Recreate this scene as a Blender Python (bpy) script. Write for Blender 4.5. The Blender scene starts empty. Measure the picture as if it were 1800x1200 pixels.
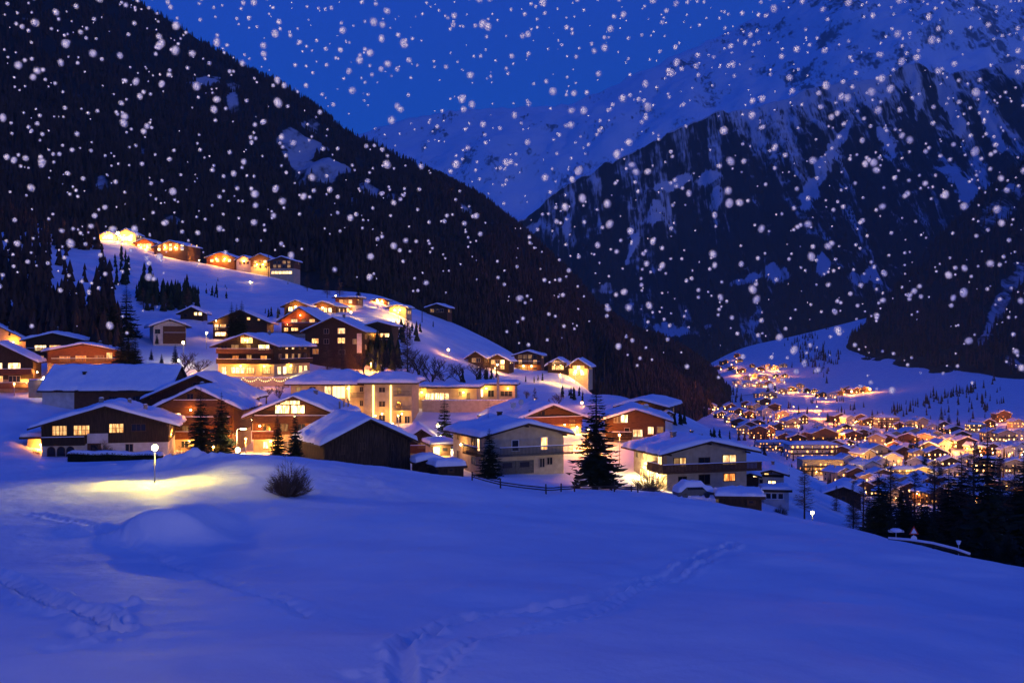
import bpy, bmesh, math, random
import numpy as np
from mathutils import Vector, Matrix

# ------------------------------------------------------------------ camera, sky, sun, exposure
sc = bpy.context.scene
COL = sc.collection
FPX = 1930.0                       # focal length in pixels of an 1800 px wide frame
R = random.Random(11)
NP = np.random.default_rng(11)
PI = math.pi

cd = bpy.data.cameras.new("camera")
cam = bpy.data.objects.new("camera", cd)
COL.objects.link(cam)
cd.sensor_width = 36.0
cd.lens = 36.0 * FPX / 1800.0
cd.clip_start = 0.2
cd.clip_end = 40000
cam.location = (0, 0, 0)
cam.rotation_euler = (math.radians(90), 0, 0)
sc.camera = cam

SUN_EL, SUN_AZ = 6.0, -38.0         # low afterglow from behind the photographer
SUN_E = 0.20
LAMPS = 8.0
ASSUMED_NEAR_LAMP = 3000.0  # power of the assumed lamp added to light the falling snow
TWILIGHT_LOW = (0.0, 0.50, 2.40, 1)     # azure near the horizon
TWILIGHT_HIGH = (0.20, 0.50, 4.0, 1)    # violet overhead
w = bpy.data.worlds.new("World")
sc.world = w
w.use_nodes = True
nt = w.node_tree
nt.nodes.clear()
wo = nt.nodes.new("ShaderNodeOutputWorld")
bg = nt.nodes.new("ShaderNodeBackground")
sky = nt.nodes.new("ShaderNodeTexSky")
sky.sky_type = 'NISHITA'
sky.sun_disc = False
sky.sun_elevation = math.radians(SUN_EL)
sky.sun_rotation = math.radians(180 + SUN_AZ)
sky.air_density = 1.0
sky.dust_density = 0.3
sky.ozone_density = 4.0
tint = nt.nodes.new("ShaderNodeMix")
tint.data_type = 'RGBA'
tint.blend_type = 'MULTIPLY'
tint.inputs[0].default_value = 1.0
tint.inputs[7].default_value = (0.05, 0.15, 0.75, 1)
nt.links.new(sky.outputs[0], tint.inputs[6])
# the blue hour lifts the whole dome: add an even twilight glow, stronger overhead
geo_ = nt.nodes.new("ShaderNodeTexCoord"); sep_ = nt.nodes.new("ShaderNodeSeparateXYZ")
nt.links.new(geo_.outputs['Generated'], sep_.inputs[0])
mr_ = nt.nodes.new("ShaderNodeMapRange"); mr_.interpolation_type = 'SMOOTHSTEP'
mr_.inputs[1].default_value = 0.02; mr_.inputs[2].default_value = 0.55
nt.links.new(sep_.outputs['Z'], mr_.inputs[0])
glow = nt.nodes.new("ShaderNodeMix"); glow.data_type = 'RGBA'
nt.links.new(mr_.outputs[0], glow.inputs[0])
glow.inputs[6].default_value = TWILIGHT_LOW
glow.inputs[7].default_value = TWILIGHT_HIGH
add_ = nt.nodes.new("ShaderNodeMix"); add_.data_type = 'RGBA'; add_.blend_type = 'ADD'
add_.inputs[0].default_value = 1.0
nt.links.new(tint.outputs[2], add_.inputs[6]); nt.links.new(glow.outputs[2], add_.inputs[7])
nt.links.new(add_.outputs[2], bg.inputs[0])
bg.inputs[1].default_value = 0.10
nt.links.new(bg.outputs[0], wo.inputs[0])

sd = bpy.data.lights.new("sun", 'SUN')
sd.energy = SUN_E
sd.angle = math.radians(3)
sd.color = (1.0, 0.88, 0.78)
sun = bpy.data.objects.new("sun", sd)
COL.objects.link(sun)
# the light travels forward (+y), a little to one side and slightly down
a = math.radians(SUN_AZ); e = math.radians(SUN_EL)
sdir = Vector((math.sin(a) * math.cos(e), math.cos(a) * math.cos(e), -math.sin(e)))
sun.rotation_euler = sdir.to_track_quat('-Z', 'Y').to_euler()

sc.view_settings.view_transform = 'Standard'
sc.view_settings.look = 'None'
sc.view_settings.exposure = 0.0
sc.view_settings.gamma = 1.0
sc.view_settings.use_curve_mapping = False
sc.cycles.use_denoising = True
sc.cycles.max_bounces = 6
sc.cycles.diffuse_bounces = 3
sc.cycles.glossy_bounces = 2
sc.cycles.transparent_max_bounces = 16
sc.cycles.sample_clamp_indirect = 4.0
sc.cycles.sample_clamp_direct = 0.0

# ------------------------------------------------------------------ helpers: tags, meshes
def tag(o, label=None, cat=None, group=None, kind=None):
    if label: o["label"] = label
    if cat: o["category"] = cat
    if group: o["group"] = group
    if kind: o["kind"] = kind
    return o

def empty(name, loc, rz=0.0, s=1.0):
    o = bpy.data.objects.new(name, None)
    COL.objects.link(o)
    o.empty_display_size = 0.3
    o.location = loc
    o.rotation_euler = (0, 0, rz)
    o.scale = (s, s, s)
    return o

def link_mesh(name, me, parent=None):
    o = bpy.data.objects.new(name, me)
    COL.objects.link(o)
    if parent is not None: o.parent = parent
    return o

def np_mesh(name, V, Fq, mats, smooth=True, mat_idx=None):
    """V (n,3), Fq (m,k) array of equal sized faces"""
    me = bpy.data.meshes.new(name)
    V = np.asarray(V, dtype=np.float32); Fq = np.asarray(Fq, dtype=np.int32)
    k = Fq.shape[1]
    me.vertices.add(len(V)); me.vertices.foreach_set("co", V.ravel())
    me.loops.add(Fq.size); me.loops.foreach_set("vertex_index", Fq.ravel())
    me.polygons.add(len(Fq))
    me.polygons.foreach_set("loop_start", np.arange(0, Fq.size, k, dtype=np.int32))
    me.polygons.foreach_set("loop_total", np.full(len(Fq), k, dtype=np.int32))
    me.polygons.foreach_set("use_smooth", np.full(len(Fq), smooth, dtype=bool))
    for m in mats: me.materials.append(m)
    if mat_idx is not None: me.polygons.foreach_set("material_index", np.asarray(mat_idx, dtype=np.int32))
    me.update(calc_edges=True)
    me.validate()
    return me

class MB:
    def __init__(s): s.v = []; s.f = []; s.m = []
    def add(s, vs, fs, mi=0):
        b = len(s.v); s.v += [tuple(p) for p in vs]
        for f in fs: s.f.append([b + i for i in f]); s.m.append(mi)
    def box(s, x0, y0, z0, x1, y1, z1, mi=0):
        if x0 > x1: x0, x1 = x1, x0
        if y0 > y1: y0, y1 = y1, y0
        if z0 > z1: z0, z1 = z1, z0
        s.add([(x0,y0,z0),(x1,y0,z0),(x1,y1,z0),(x0,y1,z0),(x0,y0,z1),(x1,y0,z1),(x1,y1,z1),(x0,y1,z1)],
              [(0,3,2,1),(4,5,6,7),(0,1,5,4),(1,2,6,5),(2,3,7,6),(3,0,4,7)], mi)
    def prism(s, poly, y0, y1, mi=0):          # poly in (x, z), counter-clockwise seen from -y
        n = len(poly)
        s.add([(x, y0, z) for x, z in poly] + [(x, y1, z) for x, z in poly],
              [tuple(range(n)), tuple(range(2*n-1, n-1, -1))] + [(i, i+n, (i+1) % n + n, (i+1) % n) for i in range(n)], mi)
    def tube(s, pts, rads, n=6, mi=0, cap=True):
        pts = [Vector(p) for p in pts]; rings = []
        b0 = len(s.v)
        for i, p in enumerate(pts):
            d = (pts[min(i+1, len(pts)-1)] - pts[max(i-1, 0)])
            d = d.normalized() if d.length > 1e-9 else Vector((0, 0, 1))
            u = d.cross(Vector((0.31, 0.17, 0.93)))
            if u.length < 1e-3: u = d.cross(Vector((1, 0, 0)))
            u.normalize(); v = d.cross(u)
            for k in range(n):
                t = 2*PI*k/n
                s.v.append(tuple(p + (u*math.cos(t) + v*math.sin(t))*rads[i]))
        for i in range(len(pts)-1):
            for k in range(n):
                a0 = b0+i*n+k; a1 = b0+i*n+(k+1) % n
                s.f.append([a0, a1, a1+n, a0+n]); s.m.append(mi)
        if cap:
            s.f.append([b0+k for k in range(n)][::-1]); s.m.append(mi)
            s.f.append([b0+(len(pts)-1)*n+k for k in range(n)]); s.m.append(mi)
    def sphere(s, c, r, nu=10, nv=6, mi=0, sz=1.0):
        vs = [(c[0], c[1], c[2]-r*sz)]
        for j in range(1, nv):
            t = -PI/2 + PI*j/nv
            for i in range(nu):
                p = 2*PI*i/nu
                vs.append((c[0]+r*math.cos(t)*math.cos(p), c[1]+r*math.cos(t)*math.sin(p), c[2]+r*sz*math.sin(t)))
        vs.append((c[0], c[1], c[2]+r*sz)); fs = []
        for i in range(nu):
            fs.append((0, 1+(i+1) % nu, 1+i))
            for j in range(nv-2):
                a0 = 1+j*nu+i; a1 = 1+j*nu+(i+1) % nu
                fs.append((a0, a1, a1+nu, a0+nu))
            fs.append((1+(nv-2)*nu+i, 1+(nv-2)*nu+(i+1) % nu, len(vs)-1))
        s.add(vs, fs, mi)
    def build(s, name, mat, parent=None, smooth=False):
        me = bpy.data.meshes.new(name)
        me.from_pydata(s.v, [], s.f)
        for m in (mat if isinstance(mat, (list, tuple)) else [mat]): me.materials.append(m)
        me.polygons.foreach_set("material_index", s.m)
        if smooth: me.polygons.foreach_set("use_smooth", [True]*len(s.f))
        me.update()
        return link_mesh(name, me, parent)

# ------------------------------------------------------------------ numpy value noise
def _hash(ix, iy, seed):
    h = (ix.astype(np.int64)*374761393 + iy.astype(np.int64)*668265263 + seed*974711) & 0x7fffffff
    h = ((h ^ (h >> 13))*1274126177) & 0x7fffffff
    h = h ^ (h >> 16)
    return (h & 0xffff)/65535.0
def vnoise(x, y, seed=0):
    ix = np.floor(x); iy = np.floor(y)
    fx = x-ix; fy = y-iy
    fx = fx*fx*fx*(fx*(fx*6-15)+10); fy = fy*fy*fy*(fy*(fy*6-15)+10)
    a0 = _hash(ix, iy, seed); b0 = _hash(ix+1, iy, seed); c0 = _hash(ix, iy+1, seed); d0 = _hash(ix+1, iy+1, seed)
    return (a0*(1-fx)+b0*fx)*(1-fy)+(c0*(1-fx)+d0*fx)*fy
def fbm(x, y, seed=0, o=4, lac=2.03, g=0.5):
    s = 0; a0 = 1; t = 0
    for i in range(o):
        s = s+a0*(vnoise(x, y, seed+i*17)*2-1); t += a0; a0 *= g
        x = x*lac+13.7; y = y*lac+7.3
    return s/t
def ridged(x, y, seed=0, o=4):
    s = 0; a0 = 1; t = 0
    for i in range(o):
        s = s+a0*(1-np.abs(vnoise(x, y, seed+i*17)*2-1)); t += a0; a0 *= 0.5
        x = x*2.1+3.7; y = y*2.1+5.3
    return s/t

# ------------------------------------------------------------------ materials
def new_mat(name):
    m = bpy.data.materials.new(name); m.use_nodes = True
    n = m.node_tree.nodes; n.clear()
    out = n.new("ShaderNodeOutputMaterial"); b = n.new("ShaderNodeBsdfPrincipled")
    m.node_tree.links.new(b.outputs[0], out.inputs[0])
    return m, n, m.node_tree.links, b, out

def pm(name, c1, c2, scale=2.0, rough=0.8, bump=0.2, stretch=(1, 1, 1), detail=5, spec=0.25, metal=0.0, dist=0.05, lo=0.35, hi=0.65):
    m, n, L, b, out = new_mat(name)
    tc = n.new("ShaderNodeTexCoord"); mp = n.new("ShaderNodeMapping")
    mp.inputs['Scale'].default_value = stretch
    L.new(tc.outputs['Object'], mp.inputs[0])
    nz = n.new("ShaderNodeTexNoise"); nz.inputs['Scale'].default_value = scale; nz.inputs['Detail'].default_value = detail
    L.new(mp.outputs[0], nz.inputs['Vector'])
    cr = n.new("ShaderNodeValToRGB")
    cr.color_ramp.elements[0].position = lo; cr.color_ramp.elements[1].position = hi
    cr.color_ramp.elements[0].color = (*c1, 1); cr.color_ramp.elements[1].color = (*c2, 1)
    L.new(nz.outputs[0], cr.inputs[0]); L.new(cr.outputs[0], b.inputs['Base Color'])
    b.inputs['Roughness'].default_value = rough; b.inputs['Specular IOR Level'].default_value = spec
    b.inputs['Metallic'].default_value = metal
    if bump:
        bp = n.new("ShaderNodeBump"); bp.inputs['Strength'].default_value = bump; bp.inputs['Distance'].default_value = dist
        L.new(nz.outputs[0], bp.inputs['Height']); L.new(bp.outputs[0], b.inputs['Normal'])
    return m

M = {}
M['snow'] = pm('snow', (0.72, 0.75, 0.83), (0.88, 0.88, 0.90), 0.16, 0.65, 0.6, detail=12, dist=0.5, spec=0.2)
def crust(m, scale=2.2, dist=.06):
    n = m.node_tree.nodes; L = m.node_tree.links
    b1 = [q for q in n if q.type == 'BUMP'][0]; bs = [q for q in n if q.type == 'BSDF_PRINCIPLED'][0]; mp = [q for q in n if q.type == 'MAPPING'][0]
    nz = n.new("ShaderNodeTexNoise"); nz.inputs['Scale'].default_value = scale; nz.inputs['Detail'].default_value = 6; nz.inputs['Roughness'].default_value = .65
    L.new(mp.outputs[0], nz.inputs['Vector'])
    b2 = n.new("ShaderNodeBump"); b2.inputs['Strength'].default_value = .8; b2.inputs['Distance'].default_value = dist
    L.new(nz.outputs[0], b2.inputs['Height']); L.new(b1.outputs[0], b2.inputs['Normal']); L.new(b2.outputs[0], bs.inputs['Normal'])
crust(M['snow'])
M['roof_snow'] = pm('roof_snow', (0.78, 0.80, 0.86), (0.86, 0.87, 0.90), 1.2, 0.65, 0.25, detail=6, dist=0.08, spec=0.2)
M['road_snow'] = pm('road_snow', (0.42, 0.38, 0.34), (0.66, 0.63, 0.60), 0.25, 0.6, 0.3, detail=8, dist=0.1)
M['dark_wood'] = pm('dark_wood', (0.022, 0.013, 0.008), (0.055, 0.030, 0.017), 1.6, 0.75, 0.35, (6, 6, 0.6))
M['brown_wood'] = pm('brown_wood', (0.075, 0.032, 0.014), (0.14, 0.060, 0.026), 1.6, 0.7, 0.35, (1, 1, 7))
M['red_wood'] = pm('red_wood', (0.15, 0.045, 0.016), (0.24, 0.080, 0.030), 1.6, 0.7, 0.3, (1, 1, 7))
M['barn_wood'] = pm('barn_wood', (0.030, 0.018, 0.011), (0.105, 0.062, 0.038), 1.8, 0.85, 0.5, (7, 7, 0.5), lo=0.4, hi=0.72)
M['roof_wood'] = pm('roof_wood', (0.035, 0.018, 0.010), (0.075, 0.040, 0.022), 2.0, 0.8, 0.2, (1, 6, 1))
M['cream'] = pm('cream_plaster', (0.46, 0.34, 0.18), (0.56, 0.43, 0.25), 1.3, 0.9, 0.2, detail=7)
M['white'] = pm('white_plaster', (0.48, 0.44, 0.39), (0.60, 0.56, 0.51), 1.3, 0.9, 0.2, detail=7)
M['tan'] = pm('tan_plaster', (0.40, 0.32, 0.22), (0.50, 0.41, 0.29), 1.3, 0.9, 0.2, detail=7)
M['stone'] = pm('stone', (0.16, 0.13, 0.11), (0.30, 0.26, 0.23), 3.5, 0.9, 0.7, detail=6, dist=0.1)
M['concrete'] = pm('concrete', (0.26, 0.24, 0.22), (0.36, 0.33, 0.30), 1.5, 0.9, 0.3)
M['frame'] = pm('window_frame', (0.30, 0.25, 0.19), (0.38, 0.32, 0.25), 5, 0.6, 0.1)
M['frame_dark'] = pm('dark_window_frame', (0.07, 0.035, 0.018), (0.11, 0.055, 0.03), 5, 0.6, 0.1)
M['metal'] = pm('dark_metal', (0.05, 0.05, 0.055), (0.09, 0.09, 0.095), 6, 0.45, 0.1, metal=0.6)
M['pale_metal'] = pm('pale_metal', (0.40, 0.40, 0.40), (0.52, 0.52, 0.51), 6, 0.45, 0.1, metal=0.3)
M['bark'] = pm('bark', (0.035, 0.024, 0.017), (0.075, 0.052, 0.036), 5, 0.9, 0.6, (1, 1, 0.25))
M['twig'] = pm('twig', (0.085, 0.052, 0.032), (0.15, 0.095, 0.058), 3, 0.9, 0)
M['needle'] = pm('spruce_needles', (0.010, 0.017, 0.011), (0.030, 0.044, 0.024), 9, 0.8, 0, spec=0.1)
M['forest'] = pm('forest_needles', (0.038, 0.023, 0.018), (0.072, 0.044, 0.034), 0.05, 0.9, 0, spec=0.05)
M['hedge'] = pm('hedge_leaves', (0.010, 0.013, 0.008), (0.035, 0.040, 0.020), 6, 0.9, 0, spec=0.1)
M['tarp'] = pm('car_paint', (0.04, 0.045, 0.06), (0.06, 0.065, 0.08), 3, 0.35, 0, spec=0.5)
M['sign_red'] = pm('sign_red', (0.45, 0.03, 0.02), (0.55, 0.05, 0.03), 3, 0.5, 0)
M['sign_white'] = pm('sign_white', (0.7, 0.7, 0.68), (0.8, 0.8, 0.78), 3, 0.5, 0)

def glass(name):
    m, n, L, b, out = new_mat(name)
    b.inputs['Base Color'].default_value = (0.012, 0.013, 0.018, 1)
    b.inputs['Roughness'].default_value = 0.12
    tc = n.new("ShaderNodeTexCoord"); nz = n.new("ShaderNodeTexNoise"); nz.inputs['Scale'].default_value = 0.7
    L.new(tc.outputs['Object'], nz.inputs['Vector'])
    bp = n.new("ShaderNodeBump"); bp.inputs['Strength'].default_value = 0.05
    L.new(nz.outputs[0], bp.inputs['Height']); L.new(bp.outputs[0], b.inputs['Normal'])
    return m
M['dark'] = glass('dark_glass')

def lit(name, c, strength, var=0.6, curtain=True):
    """a window or bulb that gives off light; the room behind is uneven"""
    m, n, L, b, out = new_mat(name)
    b.inputs['Base Color'].default_value = (0.05, 0.04, 0.03, 1)
    b.inputs['Roughness'].default_value = 0.2
    b.inputs['Emission Color'].default_value = (*c, 1)
    if curtain:
        tc = n.new("ShaderNodeTexCoord"); oi = n.new("ShaderNodeObjectInfo")
        ad = n.new("ShaderNodeVectorMath"); ad.operation = 'ADD'
        L.new(tc.outputs['Object'], ad.inputs[0]); L.new(oi.outputs['Random'], ad.inputs[1])
        mp = n.new("ShaderNodeMapping"); mp.inputs['Scale'].default_value = (3.4, 3.4, 0.9)
        L.new(ad.outputs[0], mp.inputs[0])
        nz = n.new("ShaderNodeTexNoise"); nz.inputs['Scale'].default_value = 1.0; nz.inputs['Detail'].default_value = 3
        L.new(mp.outputs[0], nz.inputs['Vector'])
        mr = n.new("ShaderNodeMapRange"); mr.inputs[1].default_value = 0.3; mr.inputs[2].default_value = 0.7
        mr.inputs[3].default_value = strength*(1-var); mr.inputs[4].default_value = strength*(1+var)
        L.new(nz.outputs[0], mr.inputs[0])
        m2 = n.new("ShaderNodeMapRange"); m2.inputs[3].default_value = 0.35; m2.inputs[4].default_value = 1.5
        L.new(oi.outputs['Random'], m2.inputs[0])
        mu = n.new("ShaderNodeMath"); mu.operation = 'MULTIPLY'
        L.new(mr.outputs[0], mu.inputs[0]); L.new(m2.outputs[0], mu.inputs[1])
        L.new(mu.outputs[0], b.inputs['Emission Strength'])
        ce = n.new("ShaderNodeValToRGB"); ce.color_ramp.elements[0].position = .35; ce.color_ramp.elements[1].position = .7
        ce.color_ramp.elements[0].color = (c[0], c[1]*.62, c[2]*.42, 1); ce.color_ramp.elements[1].color = (c[0], min(1, c[1]*1.22), min(1, c[2]*1.5), 1)
        L.new(nz.outputs[0], ce.inputs[0]); L.new(ce.outputs[0], b.inputs['Emission Color'])
    else:
        b.inputs['Emission Strength'].default_value = strength
    return m
M['warm'] = lit('lit_pane_warm', (1.0, 0.56, 0.17), 1.7)
M['bright'] = lit('lit_pane_bright', (1.0, 0.70, 0.30), 3.0, 0.5)
M['orange'] = lit('lit_pane_orange', (1.0, 0.36, 0.07), 1.0)
M['dim'] = lit('lit_pane_dim', (1.0, 0.55, 0.18), 0.28)
M['flood'] = lit('lit_flood', (1.0, 0.60, 0.17), 4.5, curtain=False)
M['bulb'] = lit('bulb', (1.0, 0.80, 0.36), 40.0, curtain=False)
M['bulb_orange'] = lit('bulb_orange', (1.0, 0.50, 0.14), 30.0, curtain=False)
M['string'] = lit('string_bulbs', (1.0, 0.72, 0.25), 6.0, curtain=False)

def lamp_light(parent, loc, power, color=(1.0, 0.62, 0.24), radius=0.15):
    d = bpy.data.lights.new("lamp_light", 'POINT')
    d.energy = power*LAMPS; d.color = color; d.shadow_soft_size = radius
    o = bpy.data.objects.new("lamp_light", d)
    COL.objects.link(o); o.location = loc
    if parent is not None: o.parent = parent
    return o
# ------------------------------------------------------------------ the ground: one sheet
# columns of (distance, pixel row) along lines of sight, turned into heights; far columns reach across the valley
T = {
 -400: [(28,1180),(37,1080),(52,985),(62,935),(74,900),(92,865),(110,830),(130,775),(150,730),(190,650),(260,580),(350,500),(500,400),(800,330)],
 0:   [(28,1200),(37,1100),(52,1000),(62,945),(70,905),(78,868),(83,857),(115,845),(150,790),(190,692),(215,688),(235,655),(260,620),(300,565),(350,510),(450,430),(600,350),(800,330)],
 100: [(28,1200),(37,1100),(52,1000),(62,947),(70,908),(78,866),(83,853),(115,832),(140,812),(150,805),(170,760),(185,725),(215,690),(230,652),(260,615),(300,575),(350,530),(450,468),(540,420),(650,410),(800,410)],
 200: [(28,1200),(37,1100),(52,1000),(62,950),(70,910),(78,864),(83,848),(115,825),(140,812),(150,803),(170,755),(185,722),(210,690),(230,655),(260,625),(290,600),(350,550),(450,480),(500,445),(540,418),(600,430),(800,430)],
 300: [(28,1200),(37,1100),(52,1002),(62,955),(70,908),(78,860),(84,843),(120,818),(140,805),(165,788),(185,730),(230,670),(260,640),(290,607),(330,575),(380,535),(450,490),(530,450),(580,460),(800,450)],
 400: [(28,1200),(37,1100),(52,1004),(62,955),(70,905),(80,855),(90,818),(98,808),(110,808),(140,800),(165,792),(200,740),(230,705),(260,668),(300,605),(350,570),(420,520),(480,490),(530,468),(580,485),(800,480)],
 480: [(28,1200),(37,1100),(52,1006),(62,955),(72,892),(84,835),(94,802),(100,800),(110,805),(140,800),(160,795),(200,745),(230,705),(260,667),(310,595),(350,562),(420,525),(480,495),(510,480),(560,505),(800,490)],
 650: [(28,1200),(37,1100),(52,1008),(62,955),(74,888),(90,835),(100,818),(110,826),(135,818),(170,790),(220,745),(255,690),(290,643),(330,580),(350,556),(400,528),(450,508),(500,545),(800,520)],
 780: [(28,1200),(37,1102),(52,1010),(62,955),(74,895),(90,850),(100,832),(115,842),(140,832),(170,790),(200,765),(240,718),(300,655),(380,590),(440,553),(500,600),(800,560)],
 900: [(28,1200),(37,1104),(52,1012),(62,960),(74,905),(90,860),(100,845),(115,852),(140,833),(165,785),(200,750),(240,718),(300,682),(360,655),(400,628),(430,612),(500,670),(800,620)],
 1000:[(28,1200),(37,1106),(52,1015),(62,965),(74,915),(90,870),(100,855),(115,862),(140,838),(165,780),(230,720),(300,690),(355,664),(380,655),(450,720),(800,700)],
 1100:[(28,1200),(37,1108),(52,1020),(62,970),(74,922),(90,875),(100,859),(115,866),(140,848),(160,793),(200,745),(250,700),(290,688),(350,750),(500,800),(800,760)],
 1200:[(28,1202),(37,1110),(52,1024),(62,975),(74,930),(90,887),(99,868),(115,882),(140,866),(170,800),(200,760),(240,722),(300,800),(450,850),(700,820),(1000,754),(1500,700),(2000,675)],
 1300:[(28,1204),(37,1114),(52,1030),(62,980),(74,938),(90,900),(97,886),(115,900),(140,870),(170,830),(220,765),(280,840),(400,890),(500,900),(600,857),(700,820),(1000,754),(1300,719),(1600,692),(1900,648),(2300,606),(2600,640)],
 1400:[(28,1206),(37,1118),(52,1036),(62,985),(74,946),(88,915),(94,906),(112,925),(140,905),(170,850),(195,817),(260,880),(400,910),(500,906),(600,857),(800,793),(1000,754),(1300,719),(1600,694),(1900,655),(2300,585),(2600,610)],
 1500:[(28,1208),(37,1122),(52,1042),(62,992),(74,952),(84,934),(90,928),(105,955),(140,930),(170,880),(185,866),(240,930),(400,945),(500,909),(600,857),(800,793),(1000,754),(1300,719),(1600,690),(1900,640),(2300,560),(2600,585)],
 1600:[(28,1212),(37,1130),(50,1056),(62,1000),(76,960),(83,950),(98,985),(150,975),(200,955),(300,962),(400,950),(500,909),(600,857),(800,793),(1000,754),(1300,713),(1600,680),(2000,600),(2600,500)],
 1700:[(28,1216),(37,1140),(48,1075),(60,1018),(71,985),(77,976),(92,1020),(150,1000),(250,965),(400,950),(500,909),(600,857),(800,793),(1000,752),(1200,718),(1500,678),(2000,590),(2600,480)],
 1800:[(28,1222),(37,1150),(46,1095),(56,1045),(67,1008),(73,999),(88,1050),(150,1020),(250,975),(400,950),(500,909),(600,857),(800,790),(1000,745),(1200,710),(1500,668),(2000,570),(2600,450)],
 2200:[(28,1240),(37,1180),(46,1125),(53,1085),(62,1050),(68,1042),(82,1090),(150,1050),(250,985),(400,950),(500,909),(600,850),(800,780),(1000,710),(1500,590),(2600,350)],
}
_px = sorted(T)
_ld = np.linspace(math.log(0.5), math.log(2700), 700)
_cols = []
for p in _px:
    pts = [(0.5, -1.72), (3, -2.1), (10, -4.3), (18, -6.6)] + [(d, (600-y)/FPX*d) for d, y in T[p]]
    last = pts[-1]
    if last[0] < 1500:
        pts.append((2700, last[1]))
    d_ = np.array([q[0] for q in pts]); z_ = np.array([q[1] for q in pts])
    _cols.append(np.interp(np.exp(_ld), d_, z_))
_pg = np.arange(-400, 2201, 10.0)
_Z = np.stack([np.interp(_pg, _px, np.array(_cols)[:, j]) for j in range(len(_ld))], axis=1)   # (px, ld)
def _gauss(A, s, ax):
    k = np.exp(-0.5*(np.arange(-int(3*s), int(3*s)+1)/s)**2); k /= k.sum()
    n = len(k)//2
    pad = [(0, 0), (0, 0)]; pad[ax] = (n, n)
    B = np.pad(A, pad, mode='edge')
    return np.apply_along_axis(lambda v: np.convolve(v, k, 'valid'), ax, B)
_Z = _gauss(_Z, 1.7, 1)
_Z = _gauss(_Z, 2.5, 0)

# level pads where the buildings stand: (px, distance, row of the base, radius in m)
PADS = [(186,150,803,11),(355,168,792,12),(515,160,795,12),(648,136,819,10),(915,140,833,10),(1240,140,866,10),
        (206,185,722,13),(145,230,648,12),(92,245,640,10),(20,215,690,11),(15,260,622,10),(620,220,747,16),(820,240,716,14),
        (950,168,770,10),(1118,162,778,10),(1128,195,742,9),(455,260,668,15),(585,290,648,14),(540,315,592,11),(665,300,606,8),
        (295,290,606,9),(335,335,562,8),(420,310,600,11),(518,350,556,8),(565,352,552,9),(606,365,550,8),(690,370,553,8),
        (836,340,644,7),(873,345,652,8),(928,375,654,10),(998,350,662,13),(1350,150,862,8),(1482,178,884,6),(745,165,800,8)]
_PX = [((p-900)/FPX*d, d, (600-y)/FPX*d, r) for p, d, y, r in PADS]

def H0(x, y):
    px = np.clip(900+FPX*x/np.maximum(y, 0.3), -399.9, 2199.9)
    l = np.clip(np.log(np.maximum(y, 0.5)), _ld[0], _ld[-1]-1e-6)
    i = (px+400)/10; j = (l-_ld[0])/(_ld[1]-_ld[0])
    i0 = np.clip(np.floor(i).astype(int), 0, len(_pg)-2); j0 = np.clip(np.floor(j).astype(int), 0, len(_ld)-2)
    fi = i-i0; fj = j-j0
    return (_Z[i0, j0]*(1-fj)+_Z[i0, j0+1]*fj)*(1-fi)+(_Z[i0+1, j0]*(1-fj)+_Z[i0+1, j0+1]*fj)*fi

_pz = np.array([zz - float(H0(np.array(x0), np.array(y0))) for x0, y0, zz, r in _PX])
def H1(x, y):
    h = H0(x, y)
    num = np.zeros_like(h); den = np.zeros_like(h)
    for (x0, y0, zz, r), dz in zip(_PX, _pz):
        q = np.exp(-(((x-x0)**2+(y-y0-r*0.3)**2)/(r*r*1.3)))
        num += q*dz; den += q
    return h+num/np.maximum(den, 1.0)

def gauss2(x, y, cx, cy, sx, sy, ang=0.0):
    c, s = math.cos(ang), math.sin(ang)
    u = (x-cx)*c+(y-cy)*s; v = -(x-cx)*s+(y-cy)*c
    return np.exp(-0.5*((u/sx)**2+(v/sy)**2))

def at(px, d): return ((px-900)/FPX*d, float(d))

def Hd(x, y):
    """ground with drifts, the hump, the ploughed bank and the small relief"""
    x = np.asarray(x, dtype=float); y = np.asarray(y, dtype=float)
    h = H1(x, y)
    near = 1/(1+np.exp((y-135)/8))
    h = h+near*(0.55*fbm(x/13, y/10, 3, 3)+0.10*fbm(x/2.6+y/9, y/5, 5, 3))
    # wind-cut streaks running down the near field, strongest on the left
    q_ = (x*0.55+y*0.35); p_ = (x*-0.35+y*0.9)
    left = 0.35+0.65/(1+np.exp((x+6)/5))
    h = h+near*left*(0.16*(ridged(q_/9, p_/1.7, 51, 4)-0.6)+0.05*fbm(x/1.1, y/1.1, 57, 3))
    mid = (1-near)*np.clip((900-y)/500, 0, 1)
    h = h+mid*(0.55*fbm(x/16, y/16, 9, 4)+0.9*(ridged(x/45, y/22, 19, 3)-0.6))
    # wind-drifted hump left of centre, steep towards the camera, with a tail to the left
    cx, cy = at(288, 62)
    u = (x-cx)/2.7; v = (y-cy)
    prof = np.where(v < 0, np.exp(-(v/1.05)**2), np.exp(-(v/7.0)**2))
    h = h+1.85*np.exp(-np.abs(u)**2.6)*prof
    cx2, cy2 = at(190, 65)
    h = h+0.5*np.exp(-((x-cx2)/3.0)**2)*np.where(y < cy2, np.exp(-((y-cy2)/1.1)**2), np.exp(-((y-cy2)/5)**2))
    # ploughed bank beyond the lamp
    for p0, p1, dd, hh in ((150, 290, 112, 0.9), (250, 400, 108, 1.5)):
        a0 = at(p0, dd)[0]; a1 = at(p1, dd)[0]
        m = 1/(1+np.exp(-(x-a0)/1.2))/(1+np.exp((x-a1)/1.2))*np.exp(-((y-dd)/3.2)**2)
        h = h+m*hh*(0.75+0.7*fbm(x/1.3, y/1.3, 21, 4))
    # lumps on the slope at the far left
    m = np.clip((at(110, 150)[0]-x)/15, 0, 1)*np.exp(-((y-140)/40)**2)
    h = h+m*1.3*np.clip(fbm(x/6, y/9, 33, 3), -0.1, 1)
    return h

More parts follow.
